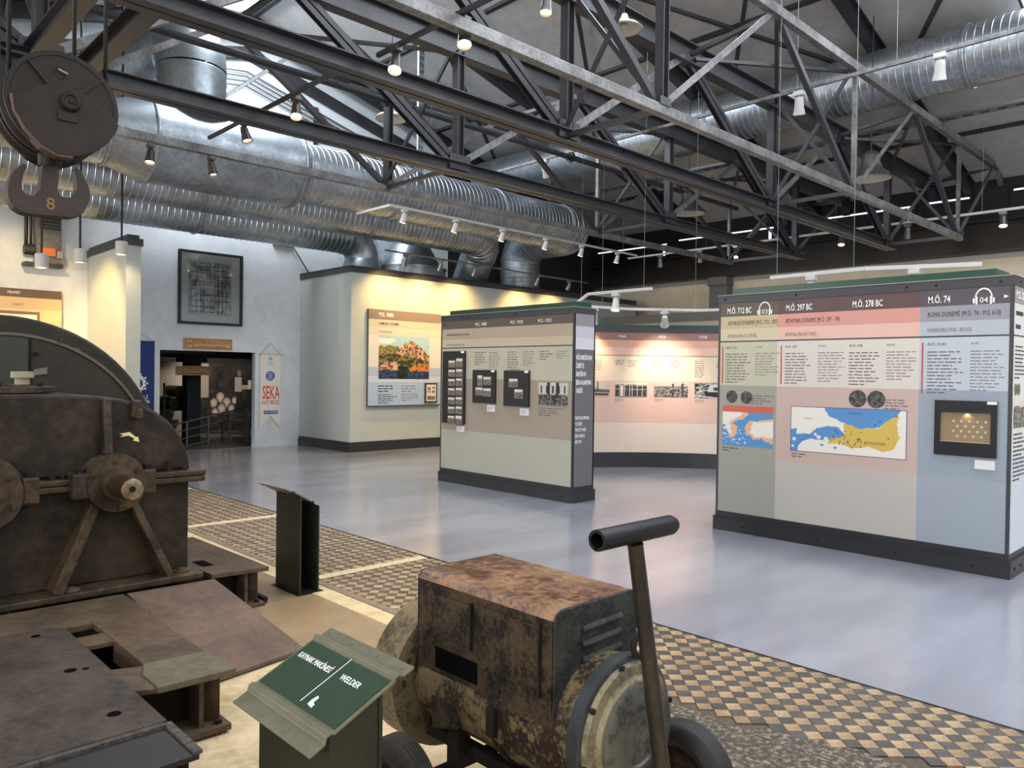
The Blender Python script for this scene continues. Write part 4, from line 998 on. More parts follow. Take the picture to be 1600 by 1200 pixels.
def hilltown(u, v):
    c = np.tile(C3(168, 200, 214), (len(u), 1)); n = vn(u*20, v*20, 4); f = vn(u*60, v*60, 2)
    cl = (v > .80) & (v < .93) & (vn(u*5+2, v*9, 3) > .52) & (u < .42); c[cl] = C3(232, 226, 214)
    hill = v < .93-1.05*np.abs(u-.62)**1.15-.05*n+.02*f; left = (v < .80-.10*np.abs(u-.2)-.06*n) & (u < .48)
    c[left] = np.where((f > .52)[:, None], C3(164, 150, 84), C3(92, 88, 44))[left]
    pal = np.array([C3(214, 150, 130), C3(226, 196, 166), C3(150, 70, 66), C3(96, 60, 56), C3(206, 178, 120), C3(70, 84, 60)])
    ju = u+.05*(vn(u*15, v*15, 3)-.5); jv = v+.06*(vn(u*15+9, v*15, 3)-.5)
    idx = (np.abs(np.sin(np.floor(ju*44)*12.9898+np.floor(jv*40)*78.233)*43758.5453) % 1*6).astype(int)
    town = hill & (v > .52-.25*(u-.6)); c[town] = pal[idx][town]*(.75+.45*n[town])[:, None]
    mid_ = (v < .64-.26*np.abs(u-.45)) & ~town | ((v < .5) & ~town); c[mid_] = np.where((n > .54)[:, None], C3(128, 120, 62), C3(46, 52, 34))[mid_]
    c1 = (v < .42-2.6*(u-.24)**2-.03*f) & (v > .20) & (np.abs(u-.22) < .20); c[c1] = np.where((n > .5)[:, None], C3(214, 170, 148), C3(120, 76, 66))[c1]
    c2 = (v < .38-2.2*(u-.84)**2-.03*f) & (v > .18) & (u > .6); c[c2] = np.where((n > .48)[:, None], C3(206, 126, 60), C3(120, 66, 34))[c2]
    wt = v < .16+.05*n; c[wt] = np.where((f > .55)[:, None], C3(60, 90, 130), C3(22, 30, 52))[wt]
    tr = (v < .30) & (np.abs(u-.47) < .10) & (n > .40); c[tr] = C3(26, 30, 22)
    return c
FB.picture(.245, 1.545, 1.475, 2.375, 130, 96, hilltown, t, .0055, 'hill_town_print')
mb = MB(); mg = MB(); FB.lines(mb, .24, 1.32, .50, 3, .055, .018, d=.0055); FB.lines(mb, .24, 1.14, .50, 5, .042, .015, d=.0055); FB.lines(mg, .82, 1.32, .50, 3, .055, .014, d=.0055); FB.lines(mg, .82, 1.15, .48, 4, .042, .012, d=.0055)
tag(mb.build('body_text', ink_k, t), kind='stuff'); tag(mg.build('body_text', ink_g, t), kind='stuff')
t = thing('framed_document', 'small dark framed sheet with little pictures on the picture board corner', 'picture frame', (10.24, by0-.07, .97))
MB().box(10.085, 10.415, by0-.10, by0-.071, .965, 1.395).build('frame', P('frame_dark', (60, 52, 48)), t, .004)
F2 = Face((10.085, by0-.10, 0), (1, 0, 0), (0, 0, 1))
mb = MB(); F2.slab(mb, .035, .295, 1.0, 1.36, 0, .002); mb.build('sheet', P('ivory_sheet', (222, 210, 182)), t)
for i, (a, b, c, d) in enumerate(((.07, .14, 1.24, 1.33), (.19, .26, 1.27, 1.33), (.07, .14, 1.19, 1.23), (.18, .26, 1.18, 1.25), (.06, .27, 1.03, 1.15))): F2.picture(a, b, c, d, 14, 12, bw(i+40, .3), t, .0028, 'small_picture')
# ------------------------------------------------------------------ things on the far wall
FW = Face((0, Y1, 0), (1, 0, 0), (0, 0, 1))      # a = x, b = z, facing the viewer
def on_wall(d): return Face((0, Y1-d, 0), (1, 0, 0), (0, 0, 1))
t = thing('framed_ink_drawing', 'large black-framed drawing of crossed ink strokes above the doorway', 'picture', (6.3, Y1, 2.5))
a0, a1, b0, b1 = 5.665, 6.955, 2.51, 3.96
mb = MB(); f = on_wall(0)
for q in ((a0, a1, b1-.05, b1), (a0, a1, b0, b0+.05), (a0, a0+.05, b0+.05, b1-.05), (a1-.05, a1, b0+.05, b1-.05)): f.slab(mb, *q, 0.003, .05)
mb.build('frame', black, t, .004)
mb = MB(); f.slab(mb, a0+.05, a1-.05, b0+.05, b1-.05, .003, .012); mb.build('mount', P('mount_grey', (178, 182, 180), .3), t)
def inkw(u, v):
    g = np.full(u.shape, .74)
    rs = np.random.default_rng(11); d = vn(u*7, v*7, 4)
    for k in range(150):
        p = rs.uniform(.03, .97); w = rs.uniform(.0012, .004); q0, q1 = sorted(rs.uniform(.02, .98, 2)); amt = rs.uniform(.2, .75); wob = (vn(v*3+k if k % 2 else u*3+k, u*0+k*.37, 2)-.5)*.03
        x, y = (u, v) if k % 2 else (v, u)
        m = (np.abs(x-p+wob) < w*1.5) & (y > q0-.1) & (y < q1+.1); g = np.where(m, g*(1-amt), g)
    g = g*(1-.45*np.clip((d-.42)*3, 0, 1)); g = np.where((np.abs(u-.24-.02*v) < .012*(1.1-v)) & (v < .5), .8, g)
    e = np.minimum(np.minimum(u, 1-u), np.minimum(v, 1-v)); g = np.where(e < .02+.02*vn(u*20, v*20, 2), .62, g)
    return np.outer(g, np.array([.98, 1, 1]))
f.picture(a0+.19, a1-.22, b0+.19, b1-.18, 170, 200, inkw, t, .014, 'ink_drawing')
mb = MB(); f.slab(mb, a0+.05, a1-.05, b0+.05, b1-.05, .028, .031)
gl = bpy.data.materials.new('picture_glass'); gl.use_nodes = True
def thin_glass(m):
    nt = m.node_tree; o = nt.nodes['Material Output']
    tr = nt.nodes.new('ShaderNodeBsdfTransparent'); gs = nt.nodes.new('ShaderNodeBsdfGlossy'); gs.inputs['Roughness'].default_value = .02
    fr_ = nt.nodes.new('ShaderNodeFresnel'); fr_.inputs[0].default_value = 1.45; mx = nt.nodes.new('ShaderNodeMixShader')
    nt.links.new(fr_.outputs[0], mx.inputs[0]); nt.links.new(tr.outputs[0], mx.inputs[1]); nt.links.new(gs.outputs[0], mx.inputs[2]); nt.links.new(mx.outputs[0], o.inputs[0])
thin_glass(gl); mb.build('glazing', gl, t)
def wood_sign(x0, x1, z0, z1, y, lab, dim=False):
    t = thing('wooden_sign', lab, 'sign', ((x0+x1)/2, y, z0))
    wd = M('sign_wood', S(214, 170, 116), .55, col2=S(196, 150, 98), scale=4, stretch=(1, 1, 8)); dk = P('sign_brown', (66, 34, 28))
    MB().box(x0, x1, y-.025, y-.003, z0, z1).build('sign_board', wd, t, .004)
    f = Face((x0, y-.025, z0), (1, 0, 0), (0, 0, 1)); W_, H = x1-x0, z1-z0
    mb = MB(); e = .025; k = .014
    for q in ((e, W_-e, H-e-k, H-e), (e, W_-e, e, e+k), (e, e+k, e, H-e), (W_-e-k, W_-e, e, H-e), (W_*.185, W_*.185+k, e, H-e)): f.slab(mb, *q, 0, .0015)
    mb.build('sign_border', dk, t)
    f.text('02A', .048, H*.37, H*.26, dk, t, .0015, W_*.115, .02)
    f.text('ŞLAYFER SALONU ALT KAT', W_*.22, H*.50, H*.25, dk, t, .0015, W_*.72, .02)
    f.text('SCHLEIFER HALL DOWNSTAIRS', W_*.29, H*.20, H*.15, dk, t, .0015, W_*.58, .02)
    return t
wood_sign(5.775, 6.757, 2.012, 2.243, Y1, 'wooden sign with dark lettering fixed above the doorway')
t = wood_sign(6.10, 6.855, 1.49, 1.69, 16.55, 'dim wooden sign hanging inside the dark doorway')
MB().cyl((6.3, 16.53, 1.69), (6.3, 16.53, 2.6), .006, n=6).cyl((6.65, 16.53, 1.69), (6.65, 16.53, 2.6), .006, n=6).build('hanging_wire', dark_cable, t)
# white pennant banner
t = thing('pennant_banner', 'white swallow-tailed hanging banner with red lettering right of the doorway', 'banner', (7.58, Y1, .4))
f = on_wall(.02); cloth = M('white_banner_cloth', S(228, 222, 210), .8)
xl, xr, zt_ = 7.36, 7.82, 1.96
MB().prism([f.P(xl, zt_), f.P(xr, zt_), f.P(xr-.0, .40), f.P((xl+xr)/2, .66), f.P(xl, .40)], f.n*.004).build('cloth', cloth, t)
MB().cyl((xl-.03, Y1-.02, zt_), (xr+.05, Y1-.02, zt_), .010, n=8).build('rod', M('pale_wood_rod', S(190, 170, 140), .6), t)
MB().tube([(xl, Y1-.02, zt_), ((xl+xr)/2, Y1-.012, zt_+.24), (xr, Y1-.02, zt_)], .005, 6).build('string', wire_m, t)
f = on_wall(.024)
xm = (xl+xr)/2
f.text('SEKA', xl+.05, 1.02, .27, P('seka_red', (206, 70, 52)), t, .001, .40, .03)
f.text('KAĞIT MÜZESİ', xl+.05, .90, .085, P('seka_red', (206, 70, 52)), t, .001, .40, .02)
blu = P('banner_blue', (44, 84, 168))
MB().lathe(f.P(xm, 1.50, 0), f.n, [(0, .10), (.0015, .10), (.0015, 0)], 26).build('round_emblem', blu, t)
for i, s in enumerate(('SEKA', 'KAĞIT', 'MÜZESİ')): f.text(s, xm-.055, 1.535-i*.05, .032, ink_w, t, .002, .11, .02)
MB().prism([f.P(xm-.06, 1.86), f.P(xm, 1.92), f.P(xm+.06, 1.86), f.P(xm, 1.82)], f.n*.0015).build('top_emblem', P('pale_blue', (150, 176, 206)), t)
f.text('KOCAELİ', xm-.07, 1.765, .03, P('pale_blue', (150, 176, 206)), t, .001, .14)
f.text('BÜYÜKŞEHİR', xm-.07, 1.72, .03, P('pale_blue', (150, 176, 206)), t, .001, .14)
mb = MB(); f.slab(mb, xl+.09, xr-.05, .69, .765, 0, .0015); mb.build('blue_strip', blu, t)
f.text('KOCAELİ', xl+.105, .715, .03, ink_w, t, .002, .09, .02); f.text('BÜYÜKŞEHİR', xl+.225, .715, .03, ink_w, t, .002, .17, .02)
# blue banner, half behind the partition
t = thing('blue_banner', 'navy blue hanging banner with white gear emblem beside the doorway', 'banner', (4.85, Y1, .5))
f = on_wall(.02); navy = M('navy_banner', S(24, 50, 112), .7)
MB().prism([f.P(4.48, .45), f.P(5.235, .45), f.P(5.235, 2.14), f.P(4.48, 2.14)], f.n*.004).build('cloth', navy, t)
MB().cyl((4.44, Y1-.02, 2.15), (5.26, Y1-.02, 2.15), .011, n=8).build('rod', white_metal, t)
MB().tube([(4.5, Y1-.02, 2.15), (4.86, Y1-.012, 2.34), (5.22, Y1-.02, 2.15)], .005, 6).build('string', wire_m, t)
f = on_wall(.024); mb = MB(); c = (4.93, 1.34)
for k in range(10):
    a = 2*PI*k/10; mb.prism([f.P(c[0]+math.cos(a+d)*r, c[1]+math.sin(a+d)*r) for d, r in ((-.13, .135), (-.10, .19), (.10, .19), (.13, .135))], f.n*.0015)
mb.lathe(f.P(*c), f.n, [(0, .155), (.0015, .155), (.0015, .095), (0, .095)], 30)
mb.prism([f.P(c[0]-.05, c[1]-.05), f.P(c[0]+.05, c[1]-.05), f.P(c[0]+.05, c[1]), f.P(c[0], c[1]+.06), f.P(c[0]-.05, c[1])], f.n*.0015)
mb.build('gear_emblem', ink_w, t)
for i, (s, w) in enumerate((('KOCAELİ', .40), ('BÜYÜKŞEHİR', .58), ('BELEDİYESİ', .50))):
    f.text(s, [4.72, 4.58, 4.62][i], 1.05-i*.085, .055, ink_w, t, .001, w, .03)
# ------------------------------------------------------------------ beyond the doorway
t = thing('concrete_pillar', 'black square pillar in the dark room beyond the doorway', 'pillar', (6.74, 17.3, 0))
MB().box(6.60, 6.90, 17.2, 17.5, 0, 2.6).box(6.5, 7.0, 17.1, 17.6, 1.78, 1.88).build('pillar', P('pillar_black', (16, 16, 18), .6), t)
t = thing('dark_pipe', 'thick dark pipe crossing the head of the dark doorway', 'pipe', (7, 17.0, 1.9))
MB().tube([(4.5, 17.0, 2.02), (10, 17.0, 2.02)], .15, 18).build('pipe', P('pipe_black', (40, 38, 38), .4), t)
t = thing('mural_photograph', 'large sepia mural of a mill worker beside paper rolls beyond the doorway', 'mural', (8.4, 19.95, 0))
fm_ = Face((7.0, 19.96, 0), (1, 0, 0), (0, 0, 1))
def mural(u, v):
    n = vn(u*16, v*10, 4); g = .13+.25*(n-.3)
    for x, y, r in ((.30, .50, .085), (.20, .42, .075), (.40, .42, .085), (.32, .33, .085), (.47, .33, .07), (.22, .28, .07), (.52, .45, .06)):
        d = np.sqrt(((u-x)*1.25)**2+(v-y)**2); g = np.where(d < r, .78-.22*(d/r), g); g = np.where(np.abs(d-r) < .010, .22, g)
    g = np.where((np.abs(u-.60) < .05) & (v < .58) & (v > .25), .16, g)                # worker: trousers, shirt, head
    g = np.where((np.abs(u-.58) < .055) & (v >= .58) & (v < .80), .62, g); g = np.where((v > .62) & (v < .68) & (u > .58) & (u < .78), .6, g)
    g = np.where(((u-.59)*1.2)**2+(v-.86)**2 < .045**2, .42, g)
    g = np.where((u > .70) & (u < .86) & (v < .62), .10+.1*n, g); g = np.where((u > .86) & (v < .62), .58+.1*np.sin(u*160), g)
    g = np.where((u < .12) & (v > .5), .6, g); g = np.where((v > .62) & (np.abs(u-.76) < .03) & (v < .76), .7, g)
    return np.outer(np.clip(g*1.25, 0, 1), np.array([1, .93, .87]))
mb = MB(); fm_.slab(mb, 1.0, 2.75, .0, 1.78, -.02, 0); mb.build('mural_panel', P('mural_edge', (60, 50, 46)), t)
fm_.picture(1.0, 2.75, .0, 1.78, 130, 110, mural, t, .002, 'mural_print')
rail_m = P('rail_grey', (96, 96, 98), .4)
t = thing('handrail', 'grey metal railing of several bars inside the dark doorway', 'railing', (7, 16.3, 0))
A_, B_ = V3((5.7, 16.3, .40)), V3((7.5, 16.3, .78))
for k in range(4):
    d = V3((0, 0, -.17*k)); MB().tube([A_+d, B_+d], .018 if k == 0 else .012, 8).build('rail_bar', rail_m, t)
for x in (5.8, 6.25, 6.7, 7.18, 7.52):
    MB().box(x-.018, x+.018, 16.28, 16.32, 0, .40+.38*(x-5.7)/1.8).build('rail_post', rail_m, t)
MB().tube([B_, (7.58, 16.3, .78), (7.60, 16.3, .02)], .018, 8).build('rail_end', rail_m, t)
t = thing('handrail', 'second lower railing further inside the dark doorway', 'railing', (7, 17.9, 0))
for k in range(4): MB().tube([(7.0, 17.9, .62-.15*k), (8.4, 17.9, .50-.15*k)], .014, 8).build('rail_bar', rail_m, t)
for x in (7.05, 7.7, 8.35): MB().box(x-.016, x+.016, 17.88, 17.92, 0, .62).build('rail_post', rail_m, t)
roll_m = M('brown_paper_roll', S(70, 56, 50), .7)
for i, (x, z) in enumerate(((6.75, 1.113), (6.62, .836), (6.98, .836))):
    t = thing('paper_roll', ['topmost brown roll on the rack beyond the doorway', 'lower left brown roll on the rack beyond the doorway', 'lower right brown roll on the rack beyond the doorway'][i], 'roll', (x, 18.3, z-.12), 'brown rolls beyond the doorway')
    MB().cyl((x, 18.0, z), (x, 18.7, z), .125, n=18).build('roll', roll_m, t); MB().cyl((x, 17.98, z), (x, 18.0, z), .03, n=10).build('core', cdark if False else P('pillar_black', (16, 16, 18), .6), t)
t = thing('roll_rack', 'dark rack carrying the brown rolls beyond the doorway', 'rack', (6.8, 18.3, 0))
MB().box(6.4, 7.2, 18.0, 18.7, .66, .71).build('shelf', P('rack_dark', (46, 40, 38)), t); MB().box(6.45, 7.15, 18.0, 18.7, .970, .987).build('shelf', P('rack_dark', (46, 40, 38)), t)
for x in (6.4, 7.2): MB().box(x-.02, x+.02, 18.0, 18.04, 0, 1.3).build('upright', P('rack_dark', (46, 40, 38)), t)

# ------------------------------------------------------------------ partition on the left with exhibits
t = thing('partition_wall', 'tall partition with dark cap, its left face lit yellow, beside the blue banner', 'partition', (4.18, 14.2, 0))
MB().box(4.075, 4.30, 13.18, Y1-.004, 0, 3.60).build('wall_panel', panel_sage, t)
MB().box(4.055, 4.325, 13.15, Y1-.004, 3.60, 3.715).box(4.10, 4.28, 13.20, Y1-.004, 3.715, 3.775).build('cap', trim_dark, t)
t = thing('exhibit_board', 'warm-lit exhibit board at the left edge behind the gear guard', 'display board', (2.6, Y1, .5))
MB().box(1.4, 3.64, Y1-.09, Y1-.004, .5, 2.945).build('board', P('board_edge', (150, 146, 138)), t)
f = on_wall(.09)
graphic(f, [(1.4, 3.64, 2.80, 2.945, P('exh_head', (92, 74, 58))), (1.4, 3.64, 2.60, 2.80, P('exh_a', (206, 172, 128))), (1.4, 3.64, 2.42, 2.60, P('exh_b', (224, 192, 146))), (1.4, 3.64, .5, 2.42, P('exh_c', (216, 184, 136)))], t)
f.text('MEHMET', 3.02, 2.855, .042, ink_w, t, .005, -0 or .19, .03, align='RIGHT')
f.text('YÖNETTİ”', 2.90, 2.66, .032, ink_k, t, .005, .18)
mb = MB(); f.slab(mb, 1.6, 3.30, .9, 2.56, .004, .03); mb.build('old_picture_frame', P('frame_gilt', (120, 96, 62)), t)
f.picture(1.64, 3.26, .94, 2.51, 60, 60, bw(3, .25), t, .032, 'old_photograph')
t = thing('electrical_cabinet', 'grey louvred electrical cabinet on the white wall behind the crane hook', 'cabinet', (3.4, Y1, 3.4))
gm = M('worn_grey_cabinet', S(120, 116, 110), .5, col2=S(90, 86, 82), scale=8)
MB().box(3.22, 3.60, Y1-.24, Y1-.004, 3.40, 4.35).build('cabinet_body', gm, t, .006)
for k in range(6): MB().box(3.27, 3.57, Y1-.265, Y1-.242, 3.98+k*.055, 4.01+k*.055).build('louvre', P('louvre_dark', (40, 38, 36)), t)
MB().box(3.30, 3.50, Y1-.30, Y1-.242, 3.52, 3.66).build('switch_box', P('orange_switch', (206, 106, 50)), t, .008)
MB().box(3.52, 3.60, Y1-.30, Y1-.242, 3.50, 3.62).build('breaker', P('switch_grey', (150, 146, 140)), t, .005)
MB().cyl((3.06, Y1-.12, 3.62), (3.21, Y1-.12, 3.62), .09, n=16).build('motor', P('motor_dark', (52, 48, 44)), t)
MB().tube([(3.10, Y1-.08, 3.7), (3.10, Y1-.08, 4.5)], .03, 8).tube([(3.17, Y1-.08, 3.7), (3.17, Y1-.08, 4.5)], .02, 8).build('conduit', P('motor_dark', (52, 48, 44)), t)
MB().box(3.05, 3.62, Y1-.28, Y1-.004, 3.34, 3.40).build('bracket', P('motor_dark', (52, 48, 44)), t)
for (x, z, s) in ((2.781, 3.141, 'leftmost white cylinder pendant, beneath the electrical cabinet'), (3.278, 3.273, 'middle white cylinder pendant on a black rod below the crane hook'), (3.852, 3.458, 'right white cylinder pendant on a black rod before the partition cap')):
    p = thing('cylinder_pendant', s, 'pendant lamp', (x, 12.68, z-.08), 'white cylinder pendants on black rods')
    MB().lathe((x, 12.68, z-.095), (0, 0, 1), [(0, .082), (0, .088), (.19, .088), (.20, .082), (.20, 0)], 24).lathe((x, 12.68, z-.095), (0, 0, 1), [(.004, .082), (.08, .06), (.081, 0)], 24).build('shade', white_metal, p)
    MB().lathe((x, 12.68, z-.095), (0, 0, 1), [(.03, .05), (.03, 0)], 16).build('bulb', glow_w, p)
    MB().cyl((x, 12.68, z+.10), (x, 12.68, roofz(x)-.09), .016, n=8).build('rod', dark_cable, p)
    d = light('pendant_beam', 'SPOT', (x, 12.68, z-.10), 24, (1, .74, .42), (x+.1, 14.3, z-2.0), spot_size=1.9, spot_blend=.7, shadow_soft_size=.05); d.parent = p; d.location = (0, 0, -.02)
light('exhibit_lamp', 'SPOT', (2.7, 13.3, 4.1), 130, (1, .74, .40), (2.9, Y1, 2.4), spot_size=1.5, spot_blend=.7, shadow_soft_size=.04)
light('exhibit_lamp', 'SPOT', (2.6, 13.6, 3.9), 300, (1, .60, .22), (4.07, 14.3, 2.0), spot_size=1.3, spot_blend=.7, shadow_soft_size=.04)
t = thing('wall_bracket', 'small concrete bracket under the lowest duct with a black stay to the box room', 'bracket', (7.83, Y1, 4.3))
MB().box(7.62, 8.06, Y1-.10, Y1-.004, 4.28, 4.39).build('bracket', M('raw_concrete', S(160, 152, 140), .9, col2=S(120, 112, 102), scale=20), t)
MB().tube([(8.02, Y1-.09, 4.33), (8.40, Y1-.12, 3.77)], .014, 8).build('stay', dark_cable, t)
# ------------------------------------------------------------------ old gear drive on its steel frame
iron = M('old_brown_iron', S(42, 32, 22), .55, .05, spec=.3, col2=S(80, 62, 41), scale=3, lo=.42, hi=.66, bump=.35, bscale=18)
iron_g = M('greenish_old_iron', S(33, 26, 18), .55, .05, spec=.25, col2=S(60, 47, 31), scale=2.4, lo=.42, hi=.66, bump=.3, bscale=14)
iron_dk = M('dark_old_iron', S(24, 21, 18), .7, .05, spec=.2, col2=S(38, 33, 28), scale=6)
dusty = M('dusty_plate', S(96, 78, 60), .7, .03, spec=.25, col2=S(66, 54, 43), scale=3.0, lo=.36, hi=.66, bump=.25, bscale=30)
dusty_g = M('greenish_plate', S(96, 87, 65), .65, .05, col2=S(68, 61, 46), scale=4, lo=.36, hi=.66, bump=.2, bscale=25)
plate_dk = M('dark_plate', S(42, 35, 32), .55, .1, col2=S(32, 27, 25), scale=5)
plate_gr = M('speckled_plate', S(78, 66, 56), .68, .03, spec=.25, col2=S(46, 39, 34), scale=4, lo=.35, hi=.7, bump=.25, bscale=40)
steel_b = M('bare_shaft_steel', S(168, 152, 124), .3, .85, col2=S(110, 92, 70), scale=8)
ZF = .27
def frame_end(t, xa, xb, y0, y1, deep):
    """end of a built-up beam: top flange on stiffeners over a bottom flange; open dark bay between"""
    MB().box(xa-.9, xb-.09, y0+.16, y0+.18, .03, ZF-.03).build('beam_web', iron_dk, t)
    MB().box(xb-.145, xb-.125, y0+.03, y0+.18, .03, ZF-.03).build('stiffener', dusty, t)
    MB().prism([(xb-.125, y0+.10, .03), (xb-.045, y0+.05, .03), (xb-.045, y0+.05, ZF-.03), (xb-.125, y0+.10, ZF-.03)], (0, .03, 0)).build('stiffener', iron, t)
    MB().box(xa-.9, xb-.015, y0-.01, y1, 0.0, .03).build('bottom_flange', dusty, t, .004)
    MB().cyl((xb-.06, y0+.03, .03), (xb-.06, y0+.03, .045), .018, n=6).build('bolt', iron_dk, t)
t = thing('machine_frame', 'low steel beam frame with dusty plates at the lower left corner', 'machine base', (.6, 3.6, 0))
frame_end(t, 1.05, 1.49, 3.31, 4.4, .5)
def plate(pts, z0, z1, mat, name='plate', bev=.004):
    return MB().prism([(x, y, z0) for x, y in pts], (0, 0, z1-z0)).build(name, mat, t, bev)
plate([(-.9, 2.955), (1.07, 2.955), (1.07, 4.36), (1.02, 4.42), (-.9, 4.42)], ZF-.012, ZF+.012, plate_gr, 'cover_plate')
plate([(-.9, 2.62), (1.075, 2.66), (1.085, 2.945), (-.9, 2.945)], ZF-.03, ZF-.008, plate_dk, 'edge_plate')
MB().box(.0, 1.06, 2.93, 2.962, ZF-.02, ZF+.006).build('weld_bead', M('weld', S(86, 78, 72), .7, col2=S(40, 36, 34), scale=30, bump=1, bscale=60), t)
MB().box(1.055, 1.085, 2.66, 2.96, ZF-.01, ZF+.002).build('weld_bead', MATS['weld'], t)
plate([(1.205, 3.63), (1.478, 3.61), (1.478, 4.38), (1.205, 4.39)], ZF-.03, ZF, dusty, 'top_flange')
plate([(1.16, 3.315), (1.495, 3.30), (1.478, 3.605), (1.205, 3.625), (1.16, 3.50)], ZF-.03, ZF+.001, dusty_g, 'top_flange')
plate([(1.07, 4.05), (1.24, 4.04), (1.24, 4.20), (1.07, 4.21)], ZF-.03, ZF-.004, dusty, 'bridge_plate')
plate([(1.07, 3.36), (1.16, 3.32), (1.205, 3.62), (1.07, 3.67)], ZF-.03, ZF-.006, dusty, 'bridge_plate')
plate([(-.9, 4.43), (1.5, 4.40), (1.5, 4.86), (-.9, 4.87)], ZF-.04, ZF-.004, dusty, 'bridge_plate')
MB().box(1.20, 1.215, 3.67, 4.03, ZF-.10, ZF-.028).build('slot_edge', dusty, t)
MB().box(-.9, 1.40, 3.50, 4.86, .031, .04).build('bay_bottom', pit, t)  # near-black sheet added so the bay under the slots looks shaded
MB().box(1.38, 1.40, 3.50, 4.86, .04, ZF-.045).build('side_web', pit, t)  # near-black side sheet, shade of the bay put into its colour
MB().box(-.9, 1.06, 2.72, 2.75, 0, ZF-.03).build('front_web', iron_dk, t)
MB().box(1.03, 1.05, 2.70, 3.45, 0, ZF-.03).build('side_web', iron_dk, t)
for x, y, r in ((.93, 4.31, .022), (.935, 3.72, .026), (.99, 3.70, .014), (.94, 3.14, .026)):
    MB().cyl((x, y, ZF+.0121), (x, y, ZF+.0126), r, n=16).build('bolt_hole', pit, t)  # flat disc, the shade inside the hole put into its colour
t2 = thing('floor_plate', 'wide pinkish-brown sloping plate between the steel beams and the sign', 'floor plate', (1.9, 4.3, 0))
MB().prism([(1.52, 4.86, .245), (2.04, 4.84, .245), (2.19, 3.95, .0), (1.66, 3.86, .0)], (0, 0, .018)).build('sloping_plate', M('pinkish_plate', S(108, 88, 75), .7, .03, spec=.25, col2=S(84, 69, 60), scale=2.4, lo=.36, hi=.66, bump=.2, bscale=30), t2)
MB().prism([(1.52, 4.86, .0), (1.52, 4.86, .24), (1.65, 3.87, .0)], (.012, 0, 0)).prism([(2.03, 4.84, .0), (2.03, 4.84, .24), (2.17, 3.97, .0)], (.012, 0, 0)).build('plate_side', iron_dk, t2)
t = thing('machine_frame', 'second steel beam end under the far corner of the gear casing', 'machine base', (2.0, 5.6, 0))
frame_end(t, 2.0, 2.43, 4.90, 6.1, .5)
plate([(1.55, 5.10), (2.05, 5.10), (2.06, 4.93), (2.435, 4.885), (2.415, 6.15), (1.55, 6.15)], ZF-.03, ZF, dusty, 'top_flange')
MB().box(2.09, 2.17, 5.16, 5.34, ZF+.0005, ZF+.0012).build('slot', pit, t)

# ---- gear casing
t = thing('gear_casing', 'big old brown iron gear casing with shaft stub and split flange', 'machine', (1.0, 5.4, ZF))
GY = 5.03
MB().box(-.9, 1.985, 4.87, 6.12, ZF+.001, ZF+.045).build('foot_flange', iron, t, .012)
MB().box(-.9, 1.945, GY, 6.05, ZF+.045, .885).build('lower_casing', iron_g, t, .01)
arcp = [(1.955, .955), (1.945, 1.03), (1.92, 1.11), (1.88, 1.19), (1.82, 1.27), (1.74, 1.335), (1.64, 1.385), (1.52, 1.42), (1.40, 1.437), (1.25, 1.445), (-.9, 1.452), (-.9, .955)]
MB().prism([(x, GY, z) for x, z in arcp], (0, 1.0, 0), smooth=False).build('upper_casing', iron_g, t, .018)
MB().box(-.9, 2.03, 4.955, 6.1, .922, .957).build('split_flange', iron, t, .008)
MB().box(-.9, 2.025, 4.955, 6.1, .883, .919).build('split_flange', iron, t, .008)
def bearing(cxx, czz, r, shaft):
    MB().lathe((cxx, GY+.02, czz), (0, -1, 0), [(0, r*1.12), (.10, r*1.08), (.12, r*1.02), (.135, r), (.16, r*.97), (.165, r*.6), (.20, r*.56), (.205, 0)], 40).build('bearing_cover', iron, t)
    for k in range(6):
        a = PI/2+2*PI*k/6+.1
        MB().cyl((cxx+.8*r*math.cos(a), GY-.135, czz+.8*r*math.sin(a)), (cxx+.8*r*math.cos(a), GY-.158, czz+.8*r*math.sin(a)), .014, n=6).build('bolt', iron, t)
    if shaft:
        MB().lathe((cxx, GY-.18, czz), (0, -1, 0), [(0, .068), (.20, .066), (.215, .060)], 30).build('shaft', M('dark_shaft', S(52, 42, 32), .4, .5, col2=S(80, 64, 46), scale=9), t)
        MB().lathe((cxx, GY-.18, czz), (0, -1, 0), [(.2151, .060), (.216, .058), (.216, .018), (.19, .016)], 30).build('shaft_face', steel_b, t)
        MB().lathe((cxx, GY-.18, czz), (0, -1, 0), [(.195, .017), (.195, 0)], 14).build('centre_hole', black, t)
bearing(1.475, .915, .168, True); bearing(.80, .905, .20, False)
for xa in (1.21, 1.255, 1.07, 1.69, 1.01):
    pass
for x0, x1 in ((.99, 1.075), (1.235, 1.335), (1.625, 1.70)):
    MB().box(x0, x1, 4.90, GY+.01, .84, .99).build('flange_boss', iron, t, .012)
    MB().cyl(((x0+x1)/2, 4.955, .99), ((x0+x1)/2, 4.955, 1.015), .03, n=6).build('bolt', iron_dk, t)
for x in (1.15, 1.205, 1.80, 1.90):
    MB().cyl((x, 4.985, .957), (x, 4.985, .985 if x != 1.80 else 1.03), .020 if x != 1.205 else .012, n=6).build('bolt', iron_dk, t)
def rib(p, q, w, d):   # web standing out from the casing face, tapering
    p, q = V3(p), V3(q); u = (q-p).normalized(); s = V3((u.z, 0, -u.x))*w/2
    MB().prism([p-s, p+s, q+s, q-s], (0, d, 0)).build('rib', iron, t, .008)
rib((1.445, GY-.075, 1.09), (1.445, GY-.03, 1.42), .05, .08)
rib((1.37, GY-.10, .80), (1.16, GY-.15, ZF+.04), .06, .16)
rib((1.58, GY-.10, .79), (1.79, GY-.14, ZF+.04), .045, .15)
